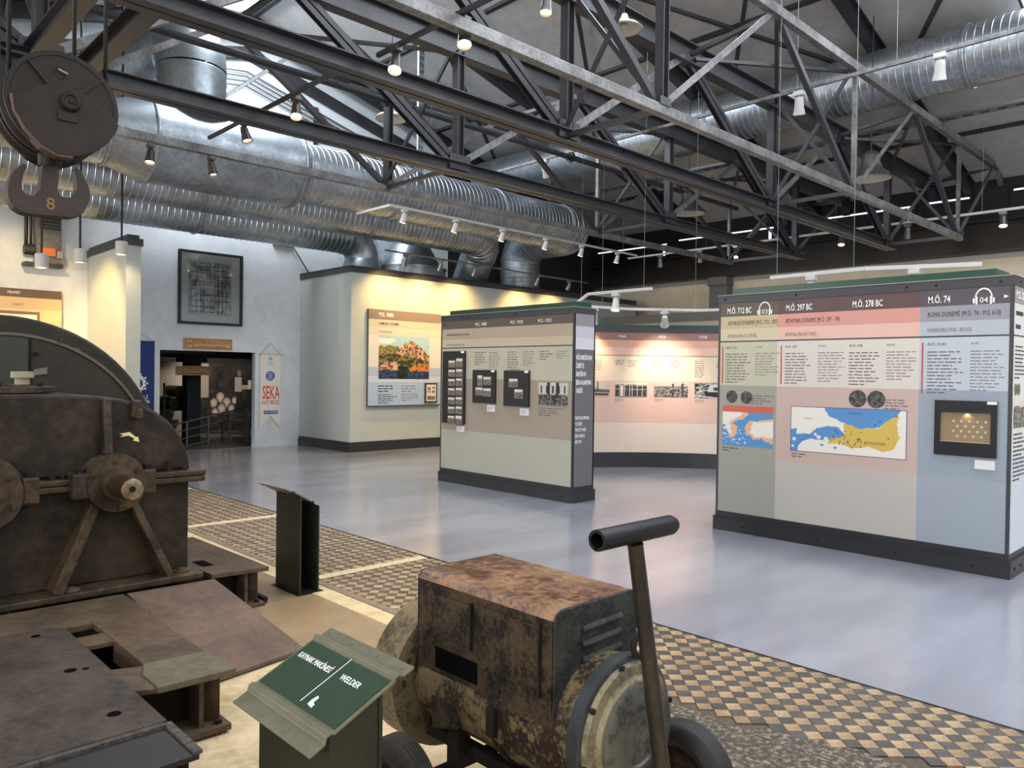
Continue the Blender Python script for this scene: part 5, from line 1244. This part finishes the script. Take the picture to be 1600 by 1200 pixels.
MB().box(1.585, 1.64, GY-.05, GY+.02, 1.30, 1.41).box(1.60, 1.64, GY-.075, GY-.04, 1.295, 1.36).build('lifting_lug', iron, t, .012)
af = Face((1.52, GY-.0035, 1.18), (1, 0, 0), (0, 0, 1))
mb = MB()
A = lambda a, b: af.P(a, b, 0)
mb.prism([A(0, .025), A(.022, .018), A(.005, .005), A(.055, .012), A(.088, -.008), A(.080, -.020), A(.118, -.030), A(.108, .004), A(.098, -.0), A(.06, .034)], af.n*.003)
mb.build('direction_arrow', M('cream_paint', S(220, 196, 140), .5), t)
for x, y in ((1.24, 4.94), (1.88, 4.97), (.55, 4.94)):
    MB().lathe((x, y, ZF+.046), (0, 0, 1), [(0, .05), (.008, .05), (.010, .03), (.018, .028), (.022, 0)], 18).build('foot_bolt', dusty, t)
MB().lathe((1.0, 5.55, 1.452), (0, 0, 1), [(0, .30), (.03, .30), (.035, .27), (.036, .12), (.05, .10), (.05, 0)], 30).build('inspection_cover', iron, t)
for k in range(6):
    a = k*PI/3+.3; MB().cyl((1.0+.24*math.cos(a), 5.55+.24*math.sin(a), 1.485), (1.0+.24*math.cos(a), 5.55+.24*math.sin(a), 1.505), .017, n=6).build('bolt', iron_dk, t)
MB().lathe((1.09, 5.42, 1.50), (0, 0, 1), [(0, .04), (.04, .04), (.04, .062), (.075, .062), (.078, .05), (.078, 0)], 20).build('filler_cap', M('cream_cap', S(150, 140, 108), .5), t)
# ---- gear guard behind
t = thing('gear_guard', 'great round olive-green sheet guard rising behind the gear casing', 'machine guard', (1.15, 6.6, 0))
guard = M('olive_guard_sheet', S(52, 45, 31), .48, .05, spec=.3, col2=S(38, 34, 25), scale=1.3, lo=.4, hi=.65)
guard_g = M('green_guard_door', S(44, 46, 32), .45, .1, col2=S(54, 48, 35), scale=1.6)
gx_, gz_ = 1.15, .87
def half(r, y0, y1, a0=-.9, a1=PI+.9, n=64):
    pts = [(gx_+r*math.cos(a0+(a1-a0)*i/n), gz_+r*math.sin(a0+(a1-a0)*i/n)) for i in range(n+1)]
    pts = [p for p in pts if p[1] > 0]; return [(x, y0, max(z, 0)) for x, z in pts]
MB().prism(half(1.105, 6.42, 6.9), (0, .48, 0)).build('guard_drum', guard, t, .02)
MB().prism(half(.975, 6.22, 6.42), (0, .20, 0)).build('guard_face', guard, t, .008)
ring = half(.975, 6.215, 6.22); inner = half(.955, 6.215, 6.22)
mb = MB(); n = min(len(ring), len(inner))
for i in range(n-1): mb.prism([ring[i], ring[i+1], inner[i+1], inner[i]], (0, -.010, 0))
mb.build('guard_edge', M('worn_edge', S(92, 82, 62), .4, .3), t)
MB().box(1.296, 1.304, 6.205, 6.22, .9, 1.80).build('seam', iron_dk, t)
MB().prism([(x, 6.212, z) for x, _, z in half(.945, 0, 0, PI/2-.14, PI/2+1.0, 20)]+[(.65, 6.212, .9), (1.29, 6.212, .9)], (0, .007, 0)).build('guard_door', guard_g, t)
MB().prism([(1.315, 6.205, 1.545), (1.40, 6.205, 1.56), (1.40, 6.205, 1.605), (1.315, 6.205, 1.59)], (0, .012, 0)).build('nameplate', M('tarnished_plate', S(110, 104, 88), .4, .4), t)
for x, z in ((1.335, 1.70), (1.335, 1.08)): MB().cyl((x, 6.222, z), (x, 6.20, z), .016, n=10).build('screw', iron_dk, t)
MB().box(1.615, 1.65, 6.38, 6.42, 1.72, 1.755).build('latch', M('worn_edge', S(92, 82, 62), .4, .3), t)
for a in (1.75, 1.22):
    MB().box(gx_+.98*math.cos(a)-.012, gx_+.98*math.cos(a)+.012, 6.20, 6.24, gz_+.98*math.sin(a)-.01, gz_+.98*math.sin(a)+.02).build('clip', dusty, t)

# ---- chequered floor plates
chq = bpy.data.materials.new('chequered_plate'); chq.use_nodes = True
def chq_nodes(m):
    nt = m.node_tree; b = nt.nodes['Principled BSDF']; L = nt.links; tc = nt.nodes.new('ShaderNodeTexCoord')
    mp = nt.nodes.new('ShaderNodeMapping'); mp.inputs['Rotation'].default_value = (0, 0, .78); L.new(tc.outputs['Object'], mp.inputs[0])
    v = nt.nodes.new('ShaderNodeTexChecker'); v.inputs['Scale'].default_value = 46; L.new(mp.outputs[0], v.inputs[0])
    n = nt.nodes.new('ShaderNodeTexNoise'); n.inputs['Scale'].default_value = 5; n.inputs['Detail'].default_value = 5; L.new(tc.outputs['Object'], n.inputs[0])
    x = nt.nodes.new('ShaderNodeMix'); x.data_type = 'RGBA'; x.inputs['A'].default_value = S(128, 106, 80); x.inputs['B'].default_value = S(172, 146, 110); L.new(n.outputs['Fac'], x.inputs['Factor'])
    y = nt.nodes.new('ShaderNodeMix'); y.data_type = 'RGBA'; y.blend_type = 'MULTIPLY'; y.inputs['Factor'].default_value = .35; L.new(x.outputs['Result'], y.inputs['A']); L.new(v.outputs['Color'], y.inputs['B'])
    L.new(y.outputs['Result'], b.inputs['Base Color']); b.inputs['Roughness'].default_value = .6; b.inputs['Metallic'].default_value = .15
    bp = nt.nodes.new('ShaderNodeBump'); bp.inputs['Distance'].default_value = .003; L.new(v.outputs['Fac'], bp.inputs['Height']); L.new(bp.outputs[0], b.inputs['Normal'])
chq_nodes(chq)
t = thing('floor_plate', 'chequered steel plate let into the floor between the sign and the kerb', 'floor plate', (2.5, 4.2, 0))
MB().box(2.20, 2.79, 3.30, 4.93, -.011, .006).build('chequered_sheet', chq, t)
t = thing('floor_plate', 'small chequered plate behind the dark post of the far sign', 'floor plate', (2.6, 5.3, 0))
MB().box(2.46, 2.79, 4.95, 6.4, -.011, .004).build('chequered_sheet', chq, t)
MB().box(2.44, 2.47, 4.97, 6.3, -.008, .035).build('angle_edge', iron_dk, t)

# ------------------------------------------------------------------ sign stands
olive = M('olive_grey_steel', S(110, 106, 84), .4, .1, col2=S(96, 92, 74), scale=3)
olive_dk = M('dark_olive_steel', S(46, 45, 34), .38, .2, col2=S(38, 37, 29), scale=3)
green_face = M('dark_green_sign_face', S(34, 56, 34), .5, col2=S(29, 49, 30), scale=3)
def stand(name_lab, x_lo, x_hi, y0, y1, z_lo, z_hi, px0, px1, py0, py1, text, far):
    """inclined sign between a low edge (x_lo) and a high edge (x_hi)"""
    t = thing('sign_stand', name_lab, 'sign', ((px0+px1)/2, (py0+py1)/2, 0))
    sgn = 1 if x_hi > x_lo else -1
    u = V3((0, -1, 0))*sgn; v = V3((x_hi-x_lo, 0, z_hi-z_lo)).normalized()
    O = V3((x_lo, y1 if sgn > 0 else y0, z_lo)); f = Face(O, u, v); Wd = abs(y1-y0); Ln = math.hypot(x_hi-x_lo, z_hi-z_lo)
    # folded tray: flange, step, flat, step, flange
    prof_ = [(0, 0), (.050, 0), (.062, .014), (.076, .014), (.084, .006), (Ln-.070, .006), (Ln-.064, .014), (Ln-.052, .014), (Ln-.040, 0), (Ln, 0)]
    pts = [f.P(0, b, d) for b, d in prof_]+[f.P(0, b, d-.006) for b, d in prof_[::-1]]
    MB().prism(pts, u*Wd).build('folded_tray', olive, t, .001)
    mb = MB(); f.slab(mb, .012, Wd-.012, .092, Ln-.078, .0062, .0090); mb.build('sign_face', green_face, t)
    for a in (.03, Wd/2-.07, Wd/2+.07, Wd-.03):
        for b in (.025, Ln-.020): MB().lathe(f.P(a, b, 0), f.n, [(0, .008), (.004, .006), (.005, 0)], 8).build('rivet', olive, t)
    if text:
        f.text('KAYNAK MAKİNESİ', .030, Ln*.60, .021, ink_w, t, .0093, .19); f.text('WELDER', Wd*.60, Ln*.60, .021, ink_w, t, .0093, .10)
        mb = MB(); f.slab(mb, Wd/2+.010, Wd/2+.0125, Ln*.29, Ln*.80, .0090, .0096); mb.build('dividing_line', ink_w, t)
        mb = MB(); g0 = (Wd*.60, Ln*.30)
        mb.prism([f.P(g0[0]+a, g0[1]+b, .0091) for a, b in ((0, 0), (.028, -.004), (.026, .010), (.014, .012), (.014, .032), (.003, .036), (-.002, .018))], f.n*.0006); mb.build('paint_chip', P('chip', (214, 212, 204)), t)
    # post: steel channel, and foot plate
    zt = lambda x: z_lo+(z_hi-z_lo)*(x-x_lo)/(x_hi-x_lo)-.012
    th = .012
    def wall(xa, xb, ya, yb, nm='post_side', m=olive_dk):
        MB().add([(xa, ya, 0.006), (xb, ya, 0.006), (xb, yb, 0.006), (xa, yb, 0.006), (xa, ya, zt(xa)), (xb, ya, zt(xb)), (xb, yb, zt(xb)), (xa, yb, zt(xa))],
                 [(0, 3, 2, 1), (4, 5, 6, 7), (0, 1, 5, 4), (1, 2, 6, 5), (2, 3, 7, 6), (3, 0, 4, 7)]).build(nm, m, t)
    wall(px0, px0+th, py0, py1); wall(px1-th, px1, py0, py1); wall(px0+th, px1-th, py1-.10, py1-.088) if far else wall(px0+th, px1-th, py0+.004, py0+.016)
    if not far: wall(px0+th, px1-th, py1-.016, py1-.004)
    MB().box(px0-.03, px1+.03, py0-.02, py1+.02, 0, .006).build('foot_plate', iron_dk, t)
    return t
stand('green welder sign on a dark steel post in the foreground', 1.000, 1.335, 1.775, 2.235, .600, .752, 1.075, 1.245, 1.80, 2.21, True, False)
stand('dark sign stand seen from behind on the chequered plate', 2.93, 2.665, 5.08, 5.52, .60, .748, 2.71, 2.865, 4.97, 5.33, False, True)

# ------------------------------------------------------------------ crane hoist block and hook
hk = M('dark_hoist_iron', S(42, 32, 24), .55, .08, spec=.3, col2=S(30, 23, 18), scale=3, lo=.38, hi=.66, bump=.2, bscale=20)
hk_br = M('brown_hoist_edge', S(56, 39, 29), .55, .15, col2=S(40, 29, 23), scale=4)
t = thing('hoist_block', 'dark round crane hoist block hanging with a double hook at upper left', 'crane hook', (1.06, 4.6, 2.4))
wx, wz = 1.075, 2.965
def sheave(y0, y1, r):
    MB().lathe((wx, y0, wz), (0, 1, 0), [(0, r*.30), (0, r*.93), (0, r), (.02, r), (.035, r*.86), (y1-y0-.035, r*.86), (y1-y0-.02, r), (y1-y0, r), (y1-y0, 0)], 48).build('sheave', hk, t)
sheave(4.47, 4.60, .262); sheave(4.64, 4.77, .262)
MB().lathe((wx, 4.465, wz), (0, 1, 0), [(.006, .235), (.001, .238), (.001, .25), (.006, .255)], 48).build('sheave_rim', hk, t)
for a in (.75, 2.30, 3.9, 5.4):
    p = V3((wx, 4.464, wz)); d = V3((math.cos(a), 0, math.sin(a))); MB().bar(p+d*.10, p+d*.235, .016, .018, (0, 1, 0)).build('spoke_rib', hk, t)
MB().lathe((wx-.02, 4.466, wz+.15), (0, -1, 0), [(0, .032), (.003, .030)], 20).build('lightening_hole', black, t)
MB().bar((wx-.03, 4.458, wz+.165), (wx+.015, 4.458, wz+.150), .010, .010).build('split_pin', M('pin_grey', S(120, 112, 100), .4, .5), t)
ck = [(.842, 2.947), (.915, 2.992), (.991, 3.036), (1.07, 3.044), (1.148, 3.037), (1.20, 3.010), (1.315, 2.928), (1.330, 2.902), (1.315, 2.86), (1.278, 2.800), (1.225, 2.745), (1.168, 2.712), (1.11, 2.692), (1.04, 2.688), (.97, 2.720), (.90, 2.79), (.855, 2.87)]
for y in (4.435, 4.775): MB().prism([(x, y, z) for x, z in ck], (0, .026, 0)).build('cheek_plate', hk, t, .004)
strap = [(.842, 2.947), (.855, 2.87), (.90, 2.79), (.97, 2.720), (1.04, 2.688), (1.11, 2.692)]
mb = MB()
for i in range(len(strap)-1):
    a, b = strap[i], strap[i+1]; o_ = lambda p, k: (wx+(p[0]-wx)*k, wz+(p[1]-wz)*k)
    q = [o_(a, 1.035), o_(b, 1.035), o_(b, 1.0), o_(a, 1.0)]
    mb.prism([(x, 4.430, z) for x, z in q], (0, .075, 0))
mb.build('guard_strap', M('bare_brown_strap', S(88, 62, 46), .55, .05, col2=S(62, 45, 35), scale=8), t)
MB().lathe((wx+.02, 4.437, wz), (0, -1, 0), [(0, .050), (.012, .050), (.03, .040), (.032, .034), (.024, .030), (.022, .012), (.030, .008), (.031, 0)], 24).build('axle_cap', hk, t)
MB().box(wx-.035, wx+.055, 4.425, 4.436, wz-.10, wz-.05).build('axle_keeper', hk, t, .003)
hp = [(1.010, 2.71), (1.083, 2.726), (1.080, 2.60), (1.075, 2.545), (1.085, 2.515), (1.106, 2.504), (1.147, 2.511), (1.162, 2.53), (1.168, 2.56), (1.165, 2.61), (1.158, 2.66), (1.163, 2.671), (1.171, 2.671), (1.19, 2.65), (1.206, 2.619), (1.223, 2.585), (1.23, 2.551), (1.228, 2.51), (1.216, 2.477), (1.20, 2.44), (1.175, 2.414), (1.143, 2.402), (1.05, 2.396), (.966, 2.392), (.935, 2.391), (.907, 2.397), (.88, 2.415), (.865, 2.439), (.853, 2.466), (.851, 2.494), (.855, 2.53), (.864, 2.564), (.882, 2.605), (.906, 2.635), (.918, 2.645), (.927, 2.645), (.933, 2.631), (.922, 2.60), (.915, 2.564), (.912, 2.535), (.915, 2.515), (.925, 2.498), (.940, 2.489), (.960, 2.488), (.979, 2.497), (.990, 2.508), (.996, 2.53), (1.0, 2.58)]
MB().prism([(x, 4.575, z) for x, z in hp], (0, .085, 0)).build('double_hook', hk_br, t, .020, 3)
MB().cyl((1.047, 4.617, 2.66), (1.047, 4.617, 2.78), .055, n=20).build('hook_nut', hk, t)
fh = Face((1.02, 4.5735, 2.43), (1, 0, 0), (0, 0, 1))
fh.text('8', .0, .0, .062, M('ochre_paint', S(132, 92, 48), .6), t, .001, .042, .01)
for x, y in ((wx-.255, 4.70), (wx-.23, 4.53), (wx+.105, 4.70), (wx+.213, 4.53)):
    MB().tube([(x, y, wz+.02), (x, y, 7.0)], .011, 8).build('wire_rope', dark_cable, t)
t = thing('crane_column', 'black steel post behind the crane ropes in the top left corner', 'post', (.98, 6.2, 4.3))
MB().prof((.98, 6.2, 3.35), (.98, 6.2, 6.9), I(.20, .22, .016), (1, 0, 0)).build('post', roof_steel, t)
MB().prof((-3, 6.2, 3.62), (1.6, 6.2, 3.62), I(.18, .26, .016)).build('arm', roof_steel, t)

# ------------------------------------------------------------------ old welding set on wheels
rust_top = M('rusted_hood_sheet', S(150, 112, 78), .45, .1, col2=S(78, 44, 27), scale=5, lo=.38, hi=.60, bump=.3, bscale=60, rough2=.3)
grime = M('grimy_old_paint', S(68, 54, 37), .65, .05, spec=.25, col2=S(22, 18, 14), scale=9, lo=.40, hi=.60, bump=.3, bscale=40)
grime_b = M('blackened_hood_end', S(54, 55, 52), .58, .05, spec=.3, col2=S(24, 25, 25), scale=9, lo=.4, hi=.62, bump=.3, bscale=45)
tan_worn = M('worn_tan_drum', S(112, 95, 67), .58, .05, spec=.3, col2=S(42, 30, 21), scale=7, lo=.43, hi=.56, bump=.3, bscale=40)
hx0, hx1, hy0, hy1, hz0, hz1 = 1.735, 2.155, 1.60, 2.285, .525, .868
t = thing('welding_machine', 'rusty old welding generator on wheels in the foreground', 'welding machine', (1.95, 1.9, 0))
r = .030; pr = [(hx0, .47)]+[(hx0, hz1-.03), (hx0+.009, hz1-.009), (hx0+.03, hz1), (hx1-.03, hz1), (hx1-.009, hz1-.009), (hx1, hz1-.03), (hx1, .47)]
mb = MB(); n = len(pr)
vs_ = [(x, y, z) for y in (hy0, hy1) for x, z in pr]
mb.add(vs_, [(i, i+1, n+i+1, n+i) for i in range(n-1) if 1 <= i <= 5], 0, True)
mb.add(vs_, [(0, 1, n+1, n), (n-2, n-1, 2*n-1, 2*n-2)], 1)
mb.build('hood', [rust_top, grime], t)
MB().prism([(x, hy0-.006, z) for x, z in pr], (0, .012, 0)).build('hood_end', grime_b, t, .003)
MB().prism([(x, hy1-.006, z) for x, z in pr], (0, .012, 0)).build('hood_end', grime_b, t, .003)
# louvres in the near end
for k in range(3):
    z = .800-k*.050
    MB().prism([(1.865, hy0-.007, z), (2.065, hy0-.007, z+.006), (2.065, hy0-.018, z-.008), (1.865, hy0-.018, z-.014)], (0, .004, -.012)).build('louvre', grime_b, t, .003)
# hood side: raised panels and dark slot
MB().box(hx0-.008, hx0+.001, 1.985, 2.185, .655, .800).build('side_panel', grime, t, .004)
MB().box(hx0-.008, hx0+.001, 1.66, 1.93, .60, .812).build('side_panel', grime, t, .004)
MB().box(hx0-.012, hx0+.001, 1.975, 1.985, .65, .81).build('panel_seam', iron_dk, t); MB().box(hx0-.012, hx0+.001, 1.648, 1.656, .59, .82).build('panel_seam', iron_dk, t)
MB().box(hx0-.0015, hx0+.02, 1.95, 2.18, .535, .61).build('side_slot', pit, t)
MB().prism([(hx0-.002, 1.60, .43), (hx0-.002, 1.94, .43), (hx0-.002, 1.95, .53), (hx0-.002, 1.60, .56)], (.03, 0, 0)).build('skirt', grime, t, .004)
MB().box(hx0-.004, hx0+.004, 1.70, 1.74, .425, .50).build('cable_notch', black, t)
# drum body
cxw, czw, rw = 1.955, .470, .225
MB().lathe((cxw, 1.50, czw), (0, 1, 0), [(0, rw), (.30, rw), (.305, rw+.006), (.335, rw+.006), (.34, rw), (.80, rw), (.82, rw-.03)], 48).build('drum_body', tan_worn, t)
MB().lathe((cxw, 1.50, czw), (0, -1, 0), [(.018, rw-.004), (.024, rw-.006), (.035, rw-.012), (.037, rw-.045), (.055, rw-.05), (.060, rw-.06), (.061, 0)], 48).build('end_bell', M('grey_tan_end_bell', S(134, 122, 94), .5, .1, col2=S(84, 76, 58), scale=5, lo=.42, hi=.62), t)
MB().lathe((cxw, 1.44, czw), (0, -1, 0), [(0, rw-.055), (.010, rw-.055), (.016, rw-.068), (.018, .09), (.010, .085), (.010, 0)], 44).build('brush_cover', M('blackened_cover', S(88, 85, 76), .45, .1, col2=S(34, 33, 31), scale=5, lo=.4, hi=.6), t)
MB().lathe((cxw, 1.50, czw), (0, -1, 0), [(-.03, rw+.002), (-.028, rw+.013), (.016, rw+.013), (.02, rw+.002), (.019, rw-.03)], 48).build('end_flange', M('slate_iron_ring', S(52, 55, 56), .5, .1, col2=S(40, 42, 44), scale=8), t)
for k in range(8):
    a = k*PI/4+.2; MB().cyl((cxw+(rw-.004)*math.cos(a), 1.475, czw+(rw-.004)*math.sin(a)), (cxw+(rw-.004)*math.cos(a), 1.462, czw+(rw-.004)*math.sin(a)), .009, n=6).build('bolt', iron_dk, t)
mb = MB(); mb.tube([(cxw+.05+.034*math.cos(2*PI*k/14), 1.47, czw+rw+.042+.034*math.sin(2*PI*k/14)) for k in range(15)], .010, 8, caps=False); mb.build('lifting_eye', iron_dk, t)
# far fan drum
MB().lathe((cxw-.02, 2.33, czw-.05), (0, 1, 0), [(-.02, .10), (-.01, rw+.02), (0, rw+.055), (.03, rw+.06), (.15, rw+.055), (.17, rw+.03), (.17, 0)], 48).build('fan_drum', M('old_cream_drum', S(124, 108, 76), .55, .08, col2=S(70, 57, 40), scale=8, lo=.45, hi=.65), t)
for k in range(5):
    a = PI+.05+k*.16; MB().lathe((cxw-.02, 2.285, czw-.05), (0, 1, 0), [(0, rw+.03-.0*k), (.012, rw+.036), (.024, rw+.03)], 8, a0=a+.02, a1=a+.12).build('fan_slot', iron_dk, t)
MB().prism([(1.735, 2.20, .30), (1.735, 2.06, .34), (1.735, 2.06, .52), (1.735, 2.22, .53)], (.05, 0, 0)).build('terminal_box', grime, t, .01)
MB().prism([(1.728, 1.92, .40), (1.728, 1.82, .38), (1.728, 1.82, .46), (1.728, 1.92, .48)], (.02, 0, 0)).build('rating_plate', M('worn_plate', S(128, 112, 84), .5, .3, col2=S(84, 68, 48), scale=30), t)
MB().lathe((cxw, 1.835, czw), (0, 1, 0), [(0, rw+.004), (.004, rw+.016), (.034, rw+.016), (.038, rw+.004)], 40).build('drum_band', grime, t)
MB().box(1.70, 1.735, 1.835, 1.87, .40, .50).build('clamp_lug', iron_dk, t, .006)
# chassis
for x in (1.83, 2.08): MB().box(x-.02, x+.02, 1.42, 2.42, .215, .26).build('chassis_rail', iron_dk, t)
for y in (1.52, 2.12): MB().cyl((1.50, y, .18), (2.40, y, .18), .022, n=12).build('axle', iron_dk, t)
for x in (1.80, 2.11):
    for y in (1.52, 2.12): MB().box(x-.03, x+.03, y-.03, y+.03, .18, .34).build('axle_bracket', iron_dk, t)
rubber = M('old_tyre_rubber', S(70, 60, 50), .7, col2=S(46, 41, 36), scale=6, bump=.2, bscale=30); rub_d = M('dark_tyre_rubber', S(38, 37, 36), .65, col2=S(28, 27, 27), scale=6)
def wheel(x, y, r, out, m):
    w = .10
    p = [(-w/2, r*.60), (-w/2-.006, r*.74), (-w/2+.004, r*.90), (-w/2+.016, r*.965)]
    for k in range(5):
        c = -w/2+.022+k*.014; p += [(c, r*.985), (c+.009, r*.995), (c+.010, r*.975), (c+.013, r*.975)]
    p += [(w/2-.012, r*.965), (w/2-.004, r*.90), (w/2+.006, r*.74), (w/2, r*.60)]
    MB().lathe((x, y, r), (1, 0, 0), p, 48).build('tyre', m, t)
    MB().lathe((x, y, r), (out, 0, 0), [(.02, r*.62), (.03, r*.60), (.022, r*.42), (.035, r*.34), (.05, .034), (.066, .030), (.068, 0)], 32).lathe((x, y, r), (-out, 0, 0), [(.03, r*.62), (.03, 0)], 32).build('wheel_rim', grime, t)
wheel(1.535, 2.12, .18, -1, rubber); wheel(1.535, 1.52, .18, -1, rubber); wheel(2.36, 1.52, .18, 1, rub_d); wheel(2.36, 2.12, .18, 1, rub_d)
# tow pole with T handle
top = V3((1.79, 1.335, 1.118)); bot = V3((1.99, 1.345, .24))
pole_m = M('worn_tow_pole', S(58, 50, 42), .42, .3, col2=S(30, 27, 25), scale=9, stretch=(1, 1, .35))
MB().tube([bot, bot.lerp(top, .5), top], .024, 16, rr=[.027, .025, .023]).build('tow_pole', pole_m, t)
MB().lathe((1.617, 1.335, 1.150), (1, 0, .0), [(0, .0215), (0, .030), (.345, .030), (.362, .024), (.366, 0)], 24).lathe((1.617, 1.335, 1.150), (1, 0, 0), [(0, .0215), (.25, .0215), (.25, 0)], 20).build('t_handle', M('black_handle_tube', S(20, 20, 21), .45, 0., spec=.25), t)
MB().box(1.93, 2.05, 1.32, 1.56, .19, .24).build('tow_bracket', iron_dk, t)
